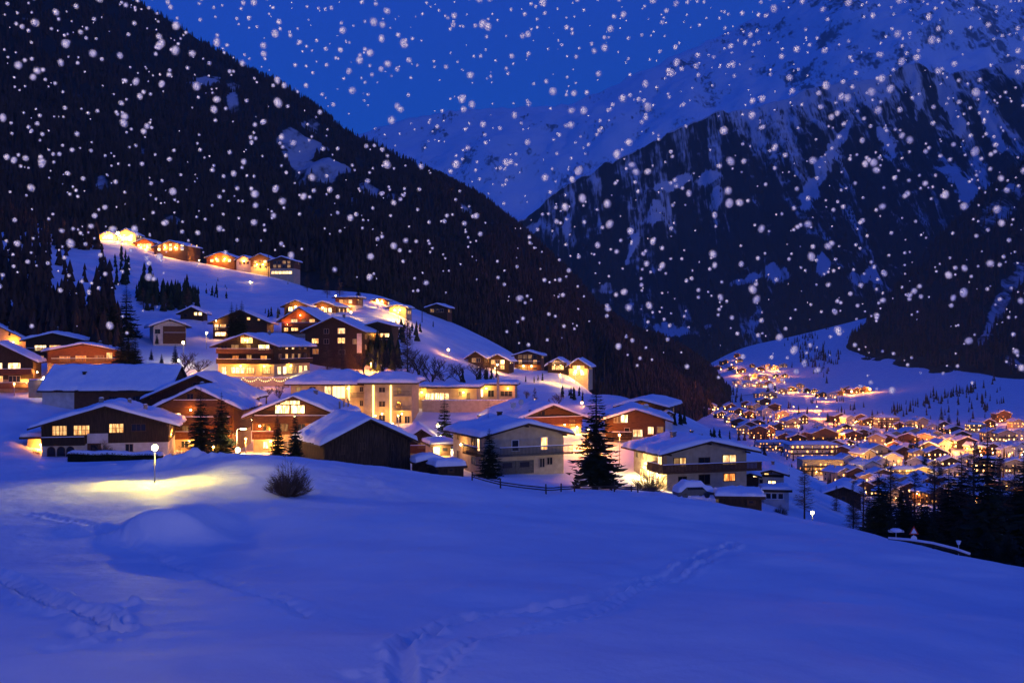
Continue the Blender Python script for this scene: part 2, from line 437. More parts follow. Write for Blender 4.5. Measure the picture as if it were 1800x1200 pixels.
def hit(px, py, fn=None, d0=20.0, d1=2650.0):
    """distance at which the line of sight through (px, py) first meets the ground"""
    fn = fn or Hd
    d = np.exp(np.linspace(math.log(d0), math.log(d1), 2600))
    x = (px-900)/FPX*d
    g = fn(x, d)-(600-py)/FPX*d
    k = np.argmax(g > 0)
    if g[k] <= 0: return None
    return float(d[k])
def gz(x, y, fn=None): return float((fn or Hd)(np.array([x]), np.array([y]))[0])

# trodden trails, as world-space lines
def trail(pts):
    out = []
    for px, py in pts:
        d = hit(px, py, H1)
        out.append(at(px, d))
    return out
TRAILS = [
 (trail([(712,1215),(700,1140),(745,1100),(830,1074),(930,1062),(1050,1052),(1120,1030),(1200,1000),(1262,972),(1292,952)]), 0.27, 0.34, 1),
 (trail([(745,1195),(820,1138),(900,1105),(1000,1082),(1080,1060),(1150,1032),(1255,990)]), 0.22, 0.14, 2),
 (trail([(-30,1010),(20,1030),(58,1055),(98,1078),(150,1090),(185,1112),(200,1120)]), 0.45, 0.55, 3),
 (trail([(60,908),(140,926),(230,958),(330,1000),(430,1040),(540,1082)]), 0.40, 0.20, 2),
]
def trail_disp(x, y):
    out = np.zeros_like(x)
    sel0 = (y > 24) & (y < 90)
    idx = np.nonzero(sel0)[0]
    xs = x[idx]; ys = y[idx]; o = np.zeros_like(xs)
    for pts, wd, dep, mode in TRAILS:
        best = np.full_like(xs, 1e9); along = np.zeros_like(xs); side = np.zeros_like(xs); L = 0
        for (ax, ay), (bx, by) in zip(pts[:-1], pts[1:]):
            dx, dy = bx-ax, by-ay; ln = math.hypot(dx, dy)
            t = np.clip(((xs-ax)*dx+(ys-ay)*dy)/(ln*ln), 0, 1)
            ds = np.hypot(xs-ax-t*dx, ys-ay-t*dy)
            sg = np.sign((xs-ax)*dy-(ys-ay)*dx)
            k = ds < best
            best = np.where(k, ds, best); along = np.where(k, L+t*ln, along); side = np.where(k, sg, side); L += ln
        wob = 0.18*fbm(xs*0.7, ys*0.7, 41+mode, 3)
        b = np.abs(best*side+wob)
        g = np.exp(-(b/wd)**2); rim = np.exp(-((b-wd*1.7)/(wd*0.7))**2)
        step = 0.55+0.45*np.sin(along*2*PI/0.8+side*1.5)
        rough = fbm(xs*2.3, ys*2.3, 47+mode, 3)
        if mode == 1: o += -dep*g*(0.9+0.12*step+0.25*rough)+0.10*rim*(1+1.4*rough)+0.04*rough*np.exp(-(b/1.2)**2)
        elif mode == 3: o += -dep*g*step*1.2+0.16*rim*(1+rough*1.5)
        else: o += -dep*g*step+0.06*rim*(1+1.6*rough)
    # a churned patch where somebody sat down, bottom left
    for (px, py, r_, a_) in ((195,1115,0.5,0.30),(236,1075,0.22,0.28),(150,1140,0.6,0.15),(640,1178,0.4,0.12)):
        d = hit(px, py, H1); cx, cy = at(px, d)
        o += a_*np.exp(-(((xs-cx)**2+((ys-cy)*1.3)**2)/(r_*r_)))*(1+1.5*fbm(xs*2.5, ys*2.5, 61, 2)) - a_*1.1*np.exp(-(((xs-cx+r_*0.8)**2+(ys-cy+r_*1.6)**2)/(r_*r_*1.3)))
    out[idx] = o
    return out

def build_ground():
    pa = np.concatenate([np.arange(-2500, -150, 50), np.arange(-150, 1951, 3.6), np.arange(2000, 4301, 50)]).astype(float)
    ds = [0.5]
    while ds[-1] < 2650:
        d = ds[-1]
        ds.append(d*(1.06 if d < 24 else 1.0042 if d < 110 else 1.008 if d < 560 else 1.02))
    ds = np.array(ds)
    D, P = np.meshgrid(ds, pa, indexing='ij')
    X = (P-900)/FPX*D; Y = D
    x = X.ravel(); y = Y.ravel()
    z = Hd(x, y)+trail_disp(x, y)
    V = np.stack([x, y, z], axis=1)
    nr, nc = D.shape
    i = np.arange(nr-1)[:, None]*nc+np.arange(nc-1)[None, :]
    q = np.stack([i, i+1, i+nc+1, i+nc], axis=-1).reshape(-1, 4)
    me = np_mesh('ground', V, q, [M['snow']])
    o = link_mesh('ground', me)
    tag(o, 'deep blue snow field with trodden trails, falling away to the village and the valley', 'snow field', kind='structure')
    return o
build_ground()

# ------------------------------------------------------------------ mountains
def mountain(name, cols, npx, nt_, matname, amp, seed, label, patches=(), rib=(1/90.0, 1/400.0), ridge_amp=4.0, kind_snow=None, back=400):
    """cols: (px, base distance, base row or None, ridge distance, ridge row)"""
    c = np.array([[q[0], q[1], (600-q[2])/FPX*q[1], q[3], (600-q[4])/FPX*q[3]] for q in cols], dtype=float)
    p = np.linspace(c[0, 0], c[-1, 0], npx)
    d0, z0, d1, z1 = [np.interp(p, c[:, 0], c[:, k]) for k in (1, 2, 3, 4)]
    t = np.linspace(0, 1, nt_)
    tb = np.array([1.02, 1.08, 1.3])
    Tt = np.concatenate([t, tb])
    Pm, Tm = np.meshgrid(p, Tt, indexing='ij')
    tc_ = np.clip(Tm, 0, 1)
    Dm = d0[:, None]+(d1-d0)[:, None]*tc_
    Zm = z0[:, None]+(z1-z0)[:, None]*(0.35*tc_+0.65*tc_**1.25)
    over = np.maximum(Tm-1, 0)/0.3
    Dm = Dm+over*back; Zm = Zm-over*back*0.6
    Xm = (Pm-900)/FPX*Dm
    env = np.sin(np.clip(tc_, 0, 1)*PI)**0.7
    nse = fbm(Xm*rib[0], Dm*rib[1], seed, 5)+0.6*(ridged(Xm*rib[0]*0.6+3, Dm*rib[1]*0.8, seed+5, 4)-0.6)
    Zm = Zm+amp*env*nse+ridge_amp*fbm(Xm/40, Dm/60, seed+9, 4)*np.clip(Tm*3, 0, 1)
    # snow patches given by where they lie on the slope
    mask = np.zeros_like(Xm)
    PY = 600-FPX*Zm/Dm
    for (qx, qy, rx, ry, ang, st) in patches:
        ca, sa = math.cos(math.radians(ang)), math.sin(math.radians(ang))
        u = ((Pm-qx)*ca+(PY-qy)*sa)/rx; v = (-(Pm-qx)*sa+(PY-qy)*ca)/ry
        r2 = np.sqrt(u*u+v*v)+1.15*fbm(Xm/34+qx, Dm/120+Zm/70, seed+31, 5)
        mask = np.maximum(mask, st*np.clip((1.15-r2)*2.5, 0, 1))
    mask *= (Tm <= 1.0)
    V = np.stack([Xm.ravel(), Dm.ravel(), Zm.ravel()], axis=1)
    n1 = len(Tt)
    i = np.arange(npx-1)[:, None]*n1+np.arange(n1-1)[None, :]
    q = np.stack([i, i+n1, i+n1+1, i+1], axis=-1).reshape(-1, 4)
    me = np_mesh(name, V, q, [M[matname]])
    at_ = me.attributes.new('clearing', 'FLOAT', 'POINT')
    at_.data.foreach_set('value', mask.ravel().astype(np.float32))
    at2 = me.attributes.new('height_share', 'FLOAT', 'POINT')
    at2.data.foreach_set('value', tc_.ravel().astype(np.float32))
    o = link_mesh(name, me)
    tag(o, label, 'mountain', kind='structure')
    return dict(X=Xm[:, :nt_], Y=Dm[:, :nt_], Z=Zm[:, :nt_], mask=mask[:, :nt_], t=tc_[:, :nt_], P=Pm[:, :nt_], obj=o)

def mountain_mat(name, rock, rock2, snow, base_lo, base_hi, n_scale, stretch, hshare=None, mk=0.36):
    """rock and forest floor with snow lying in the gullies, along the clearings and (hshare) higher up"""
    m, n, L, b, out = new_mat(name)
    tc = n.new("ShaderNodeTexCoord"); mp = n.new("ShaderNodeMapping")
    mp.inputs['Scale'].default_value = stretch
    L.new(tc.outputs['Object'], mp.inputs[0])
    nz = n.new("ShaderNodeTexNoise"); nz.inputs['Scale'].default_value = n_scale; nz.inputs['Detail'].default_value = 9; nz.inputs['Roughness'].default_value = 0.62
    L.new(mp.outputs[0], nz.inputs['Vector'])
    nf = n.new("ShaderNodeTexNoise"); nf.inputs['Scale'].default_value = n_scale*9; nf.inputs['Detail'].default_value = 6
    L.new(mp.outputs[0], nf.inputs['Vector'])
    at_ = n.new("ShaderNodeAttribute"); at_.attribute_name = 'clearing'
    hs = n.new("ShaderNodeAttribute"); hs.attribute_name = 'height_share'
    geo = n.new("ShaderNodeNewGeometry"); sep = n.new("ShaderNodeSeparateXYZ"); L.new(geo.outputs['Normal'], sep.inputs[0])
    def math_(op, a_, b_):
        q = n.new("ShaderNodeMath"); q.operation = op
        for k, v in ((0, a_), (1, b_)):
            if isinstance(v, (int, float)): q.inputs[k].default_value = v
            else: L.new(v, q.inputs[k])
        return q.outputs[0]
    v = math_('ADD', nz.outputs[0], math_('MULTIPLY', math_('SUBTRACT', nf.outputs[0], 0.5), 0.38))
    v = math_('ADD', v, math_('MULTIPLY', at_.outputs['Fac'], mk))
    v = math_('ADD', v, math_('MULTIPLY', math_('SUBTRACT', sep.outputs['Z'], 0.75), 0.45))
    if hshare: v = math_('ADD', v, math_('MULTIPLY', math_('POWER', hs.outputs['Fac'], hshare[1]), hshare[0]))
    mr = n.new("ShaderNodeMapRange"); mr.interpolation_type = 'SMOOTHSTEP'
    mr.inputs[1].default_value = base_lo; mr.inputs[2].default_value = base_hi
    L.new(v, mr.inputs[0])
    mixr = n.new("ShaderNodeMix"); mixr.data_type = 'RGBA'
    mixr.inputs[6].default_value = (*rock, 1); mixr.inputs[7].default_value = (*rock2, 1); L.new(nf.outputs[0], mixr.inputs[0])
    mix = n.new("ShaderNodeMix"); mix.data_type = 'RGBA'
    L.new(mr.outputs[0], mix.inputs[0]); L.new(mixr.outputs[2], mix.inputs[6]); mix.inputs[7].default_value = (*snow, 1)
    L.new(mix.outputs[2], b.inputs['Base Color'])
    b.inputs['Roughness'].default_value = 0.85; b.inputs['Specular IOR Level'].default_value = 0.1
    bp = n.new("ShaderNodeBump"); bp.inputs['Strength'].default_value = 0.5; bp.inputs['Distance'].default_value = 18
    L.new(nz.outputs[0], bp.inputs['Height']); L.new(bp.outputs[0], b.inputs['Normal'])
    M[name] = m
mountain_mat('forest_slope', (0.014, 0.011, 0.010), (0.032, 0.025, 0.021), (0.50, 0.50, 0.52), 0.70, 0.92, 0.012, (2.2, 0.4, 0.4))
mountain_mat('rocky_forest_slope', (0.014, 0.014, 0.014), (0.040, 0.038, 0.036), (0.60, 0.62, 0.66), 0.575, 0.74, 0.0060, (2.6, 0.35, 0.35), (0.20, 2.2), 0.30)
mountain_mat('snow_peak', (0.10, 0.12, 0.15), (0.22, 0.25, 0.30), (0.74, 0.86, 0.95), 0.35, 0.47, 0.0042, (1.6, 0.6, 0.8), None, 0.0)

massif = mountain('snow_massif', [
  (-600,4600,560,7400,330),(300,4600,560,7400,300),(560,4600,560,7400,262),(620,4600,560,7300,240),(700,4600,560,7200,213),(800,4600,560,7100,195),(900,4500,540,7000,190),
  (1000,4500,520,6900,184),(1060,4500,510,6900,160),(1140,4400,500,6800,120),(1240,4400,480,6800,74),(1340,4300,460,6700,25),(1400,4300,450,6600,-12),
  (1500,4200,440,6500,-60),(1650,4200,430,6400,-120),(1800,4200,430,6300,-170),(2400,4000,430,6000,-240)], 260, 120, 'snow_peak', 260, 71,
  'pale snow-covered massif filling the gap behind the dark forested slopes', rib=(1/700.0, 1/1300.0), ridge_amp=22.0, back=1500)
rightm = mountain('right_mountain', [
  (760,2700,640,3300,420),(900,2700,640,3200,398),(925,2700,640,3250,380),(960,2700,640,3250,350),(1050,2650,640,3300,296),(1150,2600,640,3350,246),(1240,2600,640,3400,205),(1350,2550,640,3450,182),
  (1450,2500,640,3500,150),(1560,2450,640,3550,130),(1610,2400,640,3600,106),(1650,2400,640,3600,132),(1700,2350,640,3600,122),(1800,2300,640,3600,104),(2000,2300,640,3600,40),(2400,2200,640,3600,-60)],
  420, 240, 'rocky_forest_slope', 210, 83, 'dark forested mountain with a rocky peak and snow gullies, right of the valley',
  patches=[(1445,295,16,45,25,1.0),(1420,340,14,35,25,0.9),(1180,322,38,10,-15,1.0),(1240,315,22,8,-20,.9),(1670,190,12,60,-25,.9),(1690,330,14,40,-35,1.0),(1740,220,10,50,-20,.9),(1445,463,12,16,0,1.0),
           (1365,478,18,14,-20,.9),(1315,492,28,8,-12,.8),(1150,370,10,20,10,.7),(1110,440,8,35,20,.9),(995,400,6,16,10,.8),(1525,487,20,14,0,.8),(1185,580,32,10,8,1.0),(1250,570,18,7,-25,.7),
           (1062,510,26,12,5,.6),(935,405,26,8,-50,.9),(1330,560,8,22,25,.6),(1560,250,10,40,-20,.8),(1610,180,8,30,0,.6),(1480,240,7,30,30,.7),(1260,355,10,20,20,.6),(1580,380,10,30,-25,.5)],
  rib=(1/260.0, 1/1500.0), ridge_amp=16.0, back=900)
leftm = mountain('left_mountain', [
  (-500,520,470,1500,-420),(0,560,455,1750,-190),(220,600,455,1850,-8),(300,610,470,1880,38),(377,610,480,1900,87),(427,600,490,1900,123),(483,600,500,1900,145),(533,590,510,1900,175),(600,580,525,1900,221),
  (700,560,560,1880,279),(767,560,575,1870,312),(833,560,590,1860,339),(900,570,640,1850,390),(967,600,690,1820,451),(1017,640,740,1790,498),(1050,680,770,1760,541),(1100,760,780,1720,574),(1150,850,775,1690,596),(1200,980,760,1660,622),(1250,1200,735,1620,652),(1285,1450,716,1590,690)],
  330, 200, 'forest_slope', 55, 97, 'dark forested mountainside on the left, descending behind the village to the valley',
  patches=[(30,30,26,8,12,.8),(110,56,20,6,15,.7),(205,98,18,7,15,.8),(230,115,9,16,0,.6),(370,145,34,9,8,1.0),(408,175,12,26,0,.9),(505,245,26,20,20,1.0),(535,270,34,24,35,1.0),(570,295,26,26,35,.9),
           (525,305,12,22,0,.8),(545,222,14,10,30,.8),(605,300,20,12,40,.8),(650,335,22,10,40,.7),(690,348,12,8,30,.6),(180,325,14,16,0,.9),(300,388,18,9,5,1.0),(345,400,10,16,0,.5),(820,372,16,10,40,.8),(690,395,8,14,0,.5),
           (620,350,8,22,0,.6),(110,195,10,12,0,.4),(140,205,8,14,0,.4),(250,275,5,18,0,.4)],
  rib=(1/120.0, 1/500.0), ridge_amp=6.0, back=700)
spur = mountain('right_spur', [
  (1462,1900,668,2050,640),(1490,1800,676,2100,596),(1560,1650,690,2200,528),(1640,1550,692,2250,430),(1720,1500,690,2300,342),(1800,1450,684,2350,283),(1950,1400,670,2400,190),(2400,1300,650,2500,20)],
  180, 120, 'forest_slope', 50, 113, 'dark forested spur with steep snow chutes at the far right of the valley',
  patches=[(1770,350,26,34,25,.7),(1740,385,20,26,25,.6),(1765,520,12,46,28,.9),(1740,570,10,36,28,.8),(1790,490,12,30,28,.8),(1785,640,20,10,10,.5)], rib=(1/150.0, 1/600.0), ridge_amp=7.0, back=600)

# ------------------------------------------------------------------ far woods (one mass each)
def tree_template(seed, tiers=3, n=6):
    r = random.Random(seed); vs = []; fs = []
    for k in range(tiers):
        zb = 0.05+0.30*k; zt = min(1.0, zb+0.45+0.05*k) if k < tiers-1 else 1.0
        rad = (0.17, 0.13, 0.085)[k] if tiers == 3 else (0.15, 0.09)[k]
        b = len(vs)
        for i in range(n):
            t = 2*PI*i/n+k*0.6
            q = rad*r.uniform(0.6, 1.25)
            vs.append((q*math.cos(t), q*math.sin(t), zb+r.uniform(-0.05, 0.05)))
        vs.append((r.uniform(-.01, .01), 0, zt))
        fs += [(b+i, b+(i+1) % n, b+n) for i in range(n)]
    return np.array(vs), np.array(fs)

def woods(name, pos, heights, mat, label, seed, tiers=3, n=6, parent=None):
    rr = np.random.default_rng(seed)
    tm = [tree_template(seed+k, tiers, n) for k in range(4)]
    VV = []; FF = []; off = 0
    which = rr.integers(0, 4, len(pos)); ang = rr.uniform(0, 2*PI, len(pos)); wid = rr.uniform(0.75, 1.25, len(pos))
    for k in range(4):
        s = np.nonzero(which == k)[0]
        if len(s) == 0: continue
        tv, tf = tm[k]
        c = np.cos(ang[s])[:, None]; sn = np.sin(ang[s])[:, None]; hh = heights[s][:, None]; w_ = wid[s][:, None]
        x = (tv[:, 0]*c-tv[:, 1]*sn)*hh*w_+pos[s, 0:1]; y = (tv[:, 0]*sn+tv[:, 1]*c)*hh*w_+pos[s, 1:2]; z = tv[:, 2]*hh+pos[s, 2:3]
        VV.append(np.stack([x, y, z], axis=-1).reshape(-1, 3))
        FF.append((tf[None]+(np.arange(len(s))*len(tv))[:, None, None]).reshape(-1, 3)+off); off += len(s)*len(tv)
    me = np_mesh(name, np.concatenate(VV), np.concatenate(FF), [mat], smooth=False)
    o = link_mesh(name, me, parent)
    return tag(o, label, 'woods', kind='stuff')

def scatter(mt, n, h0, h1, seed, tmin=0.0, tmax=1.0, dens=None, keep=0.35):
    rr = np.random.default_rng(seed)
    nx, ny = mt['X'].shape
    u = rr.uniform(0, nx-1.001, n*3); v = rr.uniform(tmin*(ny-1), tmax*(ny-1)-0.001, n*3)
    i = u.astype(int); j = v.astype(int); fu = u-i; fv = v-j
    def bl(A): return (A[i, j]*(1-fu)+A[i+1, j]*fu)*(1-fv)+(A[i, j+1]*(1-fu)+A[i+1, j+1]*fu)*fv
    x, y, z, mk, t = [bl(mt[k]) for k in ('X', 'Y', 'Z', 'mask', 't')]
    p = (rr.uniform(0, 1, len(x)) > mk*1.25)
    cl = fbm(x/55, y/110, seed+3, 3)
    p &= (cl+rr.uniform(-0.5, 0.5, len(x))) > -keep
    if dens is not None: p &= rr.uniform(0, 1, len(x)) < dens(x, y, z, t, bl(mt['P']))
    s = np.nonzero(p)[0][:n]
    return np.stack([x[s], y[s], z[s]-0.5], axis=1), rr.uniform(h0, h1, len(s))
pos, hh = scatter(leftm, 46000, 7, 14, 201, 0.02, 1.0)
woods('left_mountain_forest', pos, hh, M['forest'], 'dense dark conifer forest covering the left mountainside', 201, 3, 6)
pos, hh = scatter(rightm, 15000, 8, 16, 203, 0.0, 0.97, lambda x, y, z, t, P: np.clip(1.5-t*1.15-0.5*np.clip((t-0.6)*2, 0, 1), 0.05, 1), keep=0.16)
woods('right_mountain_forest', pos, hh, M['forest'], 'dark conifer forest on the mountain right of the valley', 203, 2, 5)
pos, hh = scatter(spur, 9000, 12, 22, 207, 0.0, 1.0)
kk = pos[:, 2] > Hd(pos[:, 0], np.minimum(pos[:, 1], 2600))+3
pos, hh = pos[kk], hh[kk]
woods('spur_forest', pos, hh, M['forest'], 'dark conifer forest on the spur at the far right', 207, 2, 5)
# ------------------------------------------------------------------ houses
class House:
    """front facade spans px0..px1 on the photo at distance d; rows give base, eave and gable top; rot turns it about z"""
    def __init__(s, name, label, px0, px1, base, eave, apex, d, depth, rot=0.0, ov=1.0, ovf=1.1, cat='house', group=None, split=None,
                 wall='white', upper='dark_wood', roof='gable', snow=0.45, cellar=4.0, dims=None):
        xc = (px0+px1)/2
        view = math.atan2(900-xc, FPX)               # turn that would face the camera
        phi = math.radians(rot)-view
        s.k = d/FPX; s.cphi = max(0.4, math.cos(phi)); s.xc = xc; s.base = base; s.d = d
        s.W = (px1-px0)*s.k/s.cphi; s.D = depth; s.roof = None
        s.He = (base-eave)*s.k; s.Ha = (base-apex)*s.k
        if dims: s.W, s.He, s.Ha = dims
        s.ov = ov; s.ovf = ovf; s.snow_t = snow
        s.rot = math.radians(rot)
        s.root = empty(name, ((xc-900)*s.k, d, (600-base)*s.k), s.rot)
        tag(s.root, label, cat, group)
        s.split = split if split is not None else 0.0
        s.slope = (s.Ha-s.He)/(s.W/2)
        W2 = s.W/2
        e = 0.0
        if s.split > 0:
            b = MB(); b.box(-W2, 0, -cellar, W2, s.D, s.split); b.build('wall', M[wall], s.root)
            e = 0.07
        z0 = s.split if s.split > 0 else -cellar
        b = MB()
        if roof == 'gable':
            b.prism([(-W2-e, z0), (W2+e, z0), (W2+e, s.He), (0, s.Ha), (-W2-e, s.He)], -e, s.D+e)
        else:
            b.box(-W2-e, -e, z0, W2+e, s.D+e, s.He)
        b.build('upper_wall' if s.split > 0 else 'wall', M[upper] if s.split > 0 else M[wall], s.root)
        s.e = e
        if roof == 'gable': s.gable_roof()
        elif roof == 'hip': s.hip_roof()
        elif roof == 'flat': s.flat_roof()
    def u(s, px): return (px-s.xc)*s.k/s.cphi
    def z(s, py): return (s.base-py)*s.k
    # --- roofs
    def top(s, x): return s.Ha-s.slope*np.abs(x)
    def gable_roof(s):
        w = s.W/2+s.ov; t = 0.22; y0 = -s.ovf; y1 = s.D+s.ovf*0.8
        za, ze = s.Ha+0.03, s.He-s.slope*s.ov+0.03
        b = MB()
        vs = [(-w, ze), (0, za), (w, ze), (w, ze+t), (0, za+t), (-w, ze+t)]
        P = [(x, y0, z) for x, z in vs]+[(x, y1, z) for x, z in vs]
        b.add(P, [(0,1,4,5), (1,2,3,4), (11,10,7,6), (10,9,8,7), (0,6,7,1), (1,7,8,2), (2,8,9,3), (3,9,10,4), (4,10,11,5), (5,11,6,0)])
        s.roof = b.build('roof', M['roof_wood'], s.root)
        # purlin ends and barge boards give the eaves their depth
        for x in (-s.W/2+0.1, 0, s.W/2-0.1):
            p = MB(); zz = s.Ha-s.slope*abs(x)-0.16
            p.box(x-0.09, y0+0.15, zz-0.11, x+0.09, -s.e-0.01, zz+0.09)
            p.build('purlin', M['roof_wood'], s.roof)
        s.snow_cap(-w+0.05, w-0.05, y0+0.04, y1-0.04, lambda x, y: za+t-s.slope*np.abs(x), s.snow_t)
    def hip_roof(s, sl=0.35):
        w = s.W/2+s.ov; y0 = -s.ovf; y1 = s.D+s.ovf
        fn = lambda x, y: s.He+0.25+sl*np.minimum(np.minimum(w-np.abs(x), (y-y0)), np.minimum((y1-y), s.D*0.42))
        b = MB(); b.box(-w, y0, s.He+0.003, w, y1, s.He+0.25); s.roof = b.build('roof', M['roof_wood'], s.root)
        s.snow_cap(-w+0.04, w-0.04, y0+0.04, y1-0.04, fn, s.snow_t, base=s.He+0.254)
    def flat_roof(s):
        w = s.W/2+s.ov; y0 = -s.ovf; y1 = s.D+s.ovf
        b = MB(); b.box(-w, y0, s.He+0.003, w, y1, s.He+0.3); s.roof = b.build('roof', M['roof_wood'], s.root)
        s.snow_cap(-w+0.04, w-0.04, y0+0.04, y1-0.04, lambda x, y: s.He+0.304+0*x, s.snow_t)
    def snow_cap(s, x0, x1, y0, y1, fn, t, base=None, parent=None, seed=None):
        st = 0.32
        nx = max(6, int((x1-x0)/st)); ny = max(5, int((y1-y0)/st))
        nx = min(nx, 70)|1; ny = min(ny, 60)
        f = lambda n: 0.5-0.5*np.cos(np.linspace(0, PI, n)) if n < 9 else np.concatenate([[0, .006, .02], np.linspace(.045, .955, n-6), [.98, .994, 1]])
        xs = x0+(x1-x0)*f(nx); ys = y0+(y1-y0)*f(ny)
        X, Y = np.meshgrid(xs, ys, indexing='ij')
        sd_ = R.random()*100 if seed is None else seed
        ed = np.minimum(np.minimum(X-x0, x1-X), np.minimum(Y-y0, y1-Y))
        rr = 0.38
        prof = np.sqrt(np.clip(1-(1-np.clip(ed/rr, 0, 1))**2, 0, 1))
        th = t*1.15*prof*(1+0.6*fbm(X/2.2+sd_, Y/2.2, 5, 3)+0.16*fbm(X/0.5+sd_, Y/0.5, 8, 2))
        Zb = fn(X, Y)
        if s.roof is not None and base is None:                      # snow rounds over the ridge
            Zt = Zb+th
            soft = -0.10*np.exp(-(X/0.5)**2)
            Zt = np.maximum(Zt+soft*prof, Zb+0.001)
        else: Zt = Zb+th
        # uneven edge: pull the rim in and out
        wob = 0.24*fbm(Y/0.9+sd_, X/0.9, 15, 2)
        Xo = X+np.where(np.abs(X) > (x1-x0)/2*0.96, wob*np.sign(X-(x0+x1)/2), 0)
        lo = Zb+0.004 if base is None else np.full_like(Zb, base)
        V = np.concatenate([np.stack([Xo, Y, Zt+0.004], -1).reshape(-1, 3), np.stack([Xo, Y, lo], -1).reshape(-1, 3)])
        i = np.arange(nx-1)[:, None]*ny+np.arange(ny-1)[None, :]
        q = np.stack([i, i+ny, i+ny+1, i+1], -1).reshape(-1, 4)
        n = nx*ny
        rim = []
        A = np.arange(nx*ny).reshape(nx, ny)
        for seq, fl in ((A[:, 0], 0), (A[-1, :], 0), (A[::-1, -1], 0), (A[0, ::-1], 0)):
            for a0, b0 in zip(seq[:-1], seq[1:]): rim.append((a0, a0+n, b0+n, b0))
        q = np.concatenate([q, q[:, ::-1]+n, np.array(rim)])
        me = np_mesh('snow_cover', V, q, [M['roof_snow']])
        return link_mesh('snow_cover', me, parent or s.roof)
    # --- face mapping: (along, height, outwards) to local coordinates
    def fp(s, face, u, z, o):
        e = s.e if z > s.split else 0.0
        o = o+e
        if face == 'F': return (u, -o, z)
        if face == 'L': return (-s.W/2-o, u, z)
        if face == 'R': return (s.W/2+o, u, z)
    def fbox(s, b, face, u0, z0, o0, u1, z1, o1, mi=0):
        zz = (z0+z1)/2
        e = s.e if zz > s.split else 0.0
        o0 += e; o1 += e
        if face == 'F': b.box(u0, -o0, z0, u1, -o1, z1, mi)
        elif face == 'L': b.box(-s.W/2-o0, u0, z0, -s.W/2-o1, u1, z1, mi)
        else: b.box(s.W/2+o0, u0, z0, s.W/2+o1, u1, z1, mi)
    def win(s, face, uc, zc, w, h, kind='warm', bars=(2, 1), frame='frame', name='window', shutters=None):
        b = MB(); f = 0.07
        u0, u1, z0, z1 = uc-w/2, uc+w/2, zc-h/2, zc+h/2
        s.fbox(b, face, u0-f, z1, 0.003, u1+f, z1+f, 0.09); s.fbox(b, face, u0-f-.05, z0-f, 0.003, u1+f+.05, z0, 0.14)
        s.fbox(b, face, u0-f, z0, 0.003, u0, z1, 0.09); s.fbox(b, face, u1, z0, 0.003, u1+f, z1, 0.09)
        for i in range(1, bars[0]): uu = u0+w*i/bars[0]; s.fbox(b, face, uu-.035, z0, 0.03, uu+.035, z1, 0.075)
        for i in range(1, bars[1]): zz = z0+h*i/bars[1]; s.fbox(b, face, u0, zz-.025, 0.03, u1, zz+.025, 0.07)
        o = b.build(name, M[frame], s.root)
        b = MB(); s.fbox(b, face, u0, z0, 0.004, u1, z1, 0.028); b.build('pane', M[kind], o)
        if shutters:
            for sx in (-1, 1):
                b = MB(); ua = uc+sx*(w/2+0.1); s.fbox(b, face, ua, z0, 0.003, ua+sx*w*0.42, z1, 0.05); b.build('shutter', M[shutters], o)
        return o
    def winpx(s, x0, y0, x1, y1, kind='warm', bars=(2, 1), frame='frame', **k):
        return s.win('F', (s.u(x0)+s.u(x1))/2, (s.z(y0)+s.z(y1))/2, abs(s.u(x1)-s.u(x0)), abs(s.z(y1)-s.z(y0)), kind, bars, frame, **k)
    def balcony(s, face, u0, u1, z, dep=1.2, mat='dark_wood', style='boards', hgt=0.95):
        b = MB(); s.fbox(b, face, u0, z-0.16, 0.004, u1, z, dep)
        o = b.build('balcony', M[mat], s.root)
        r = MB()
        def rail(a0, a1, side):
            n = max(2, int(abs(a1-a0)/0.19))
            for i in range(n):
                c = a0+(a1-a0)*(i+0.5)/n; wd = 0.075 if style == 'boards' else 0.022
                if side == 'f': s.fbox(r, face, c-wd, z+0.08, dep-0.06, c+wd, z+hgt-0.05, dep-0.02)
            if side == 'f':
                s.fbox(r, face, a0, z+hgt-0.05, dep-0.10, a1, z+hgt+0.04, dep+0.03)
                s.fbox(r, face, a0, z+0.02, dep-0.07, a1, z+0.08, dep-0.01)
        rail(u0, u1, 'f')
        for c in (u0, u1-0.05):
            if style == 'boards': s.fbox(r, face, c, z+0.05, 0.01, c+0.05, z+hgt, dep-0.11)
            else:
                s.fbox(r, face, c, z+hgt-0.05, 0.01, c+0.05, z+hgt, dep-0.11); s.fbox(r, face, c, z+0.4, 0.01, c+0.05, z+0.44, dep-0.11)
        r.build('railing', M[mat], o)
        n = MB(); s.fbox(n, face, u0+.02, z+hgt+0.042, dep-0.13, u1-.02, z+hgt+0.12, dep+0.05); n.build('rail_snow', M['roof_snow'], o)
        return o
    def door(s, face, uc, w=1.0, h=2.05, z=0.0, mat='frame_dark', lit_=None):
        b = MB(); s.fbox(b, face, uc-w/2-.08, z, 0.003, uc-w/2, z+h+.08, .1); s.fbox(b, face, uc+w/2, z, 0.003, uc+w/2+.08, z+h+.08, .1); s.fbox(b, face, uc-w/2, z+h, 0.003, uc+w/2, z+h+.08, .1)
        s.fbox(b, face, uc-w/2, z, 0.004, uc+w/2, z+h, .05)
        o = b.build('door', M[mat], s.root)
        g = MB(); s.fbox(g, face, uc-w*0.28, z+h*0.5, .052, uc+w*0.28, z+h*0.92, .06); g.build('pane', M[lit_ or 'dark'], o)
        return o
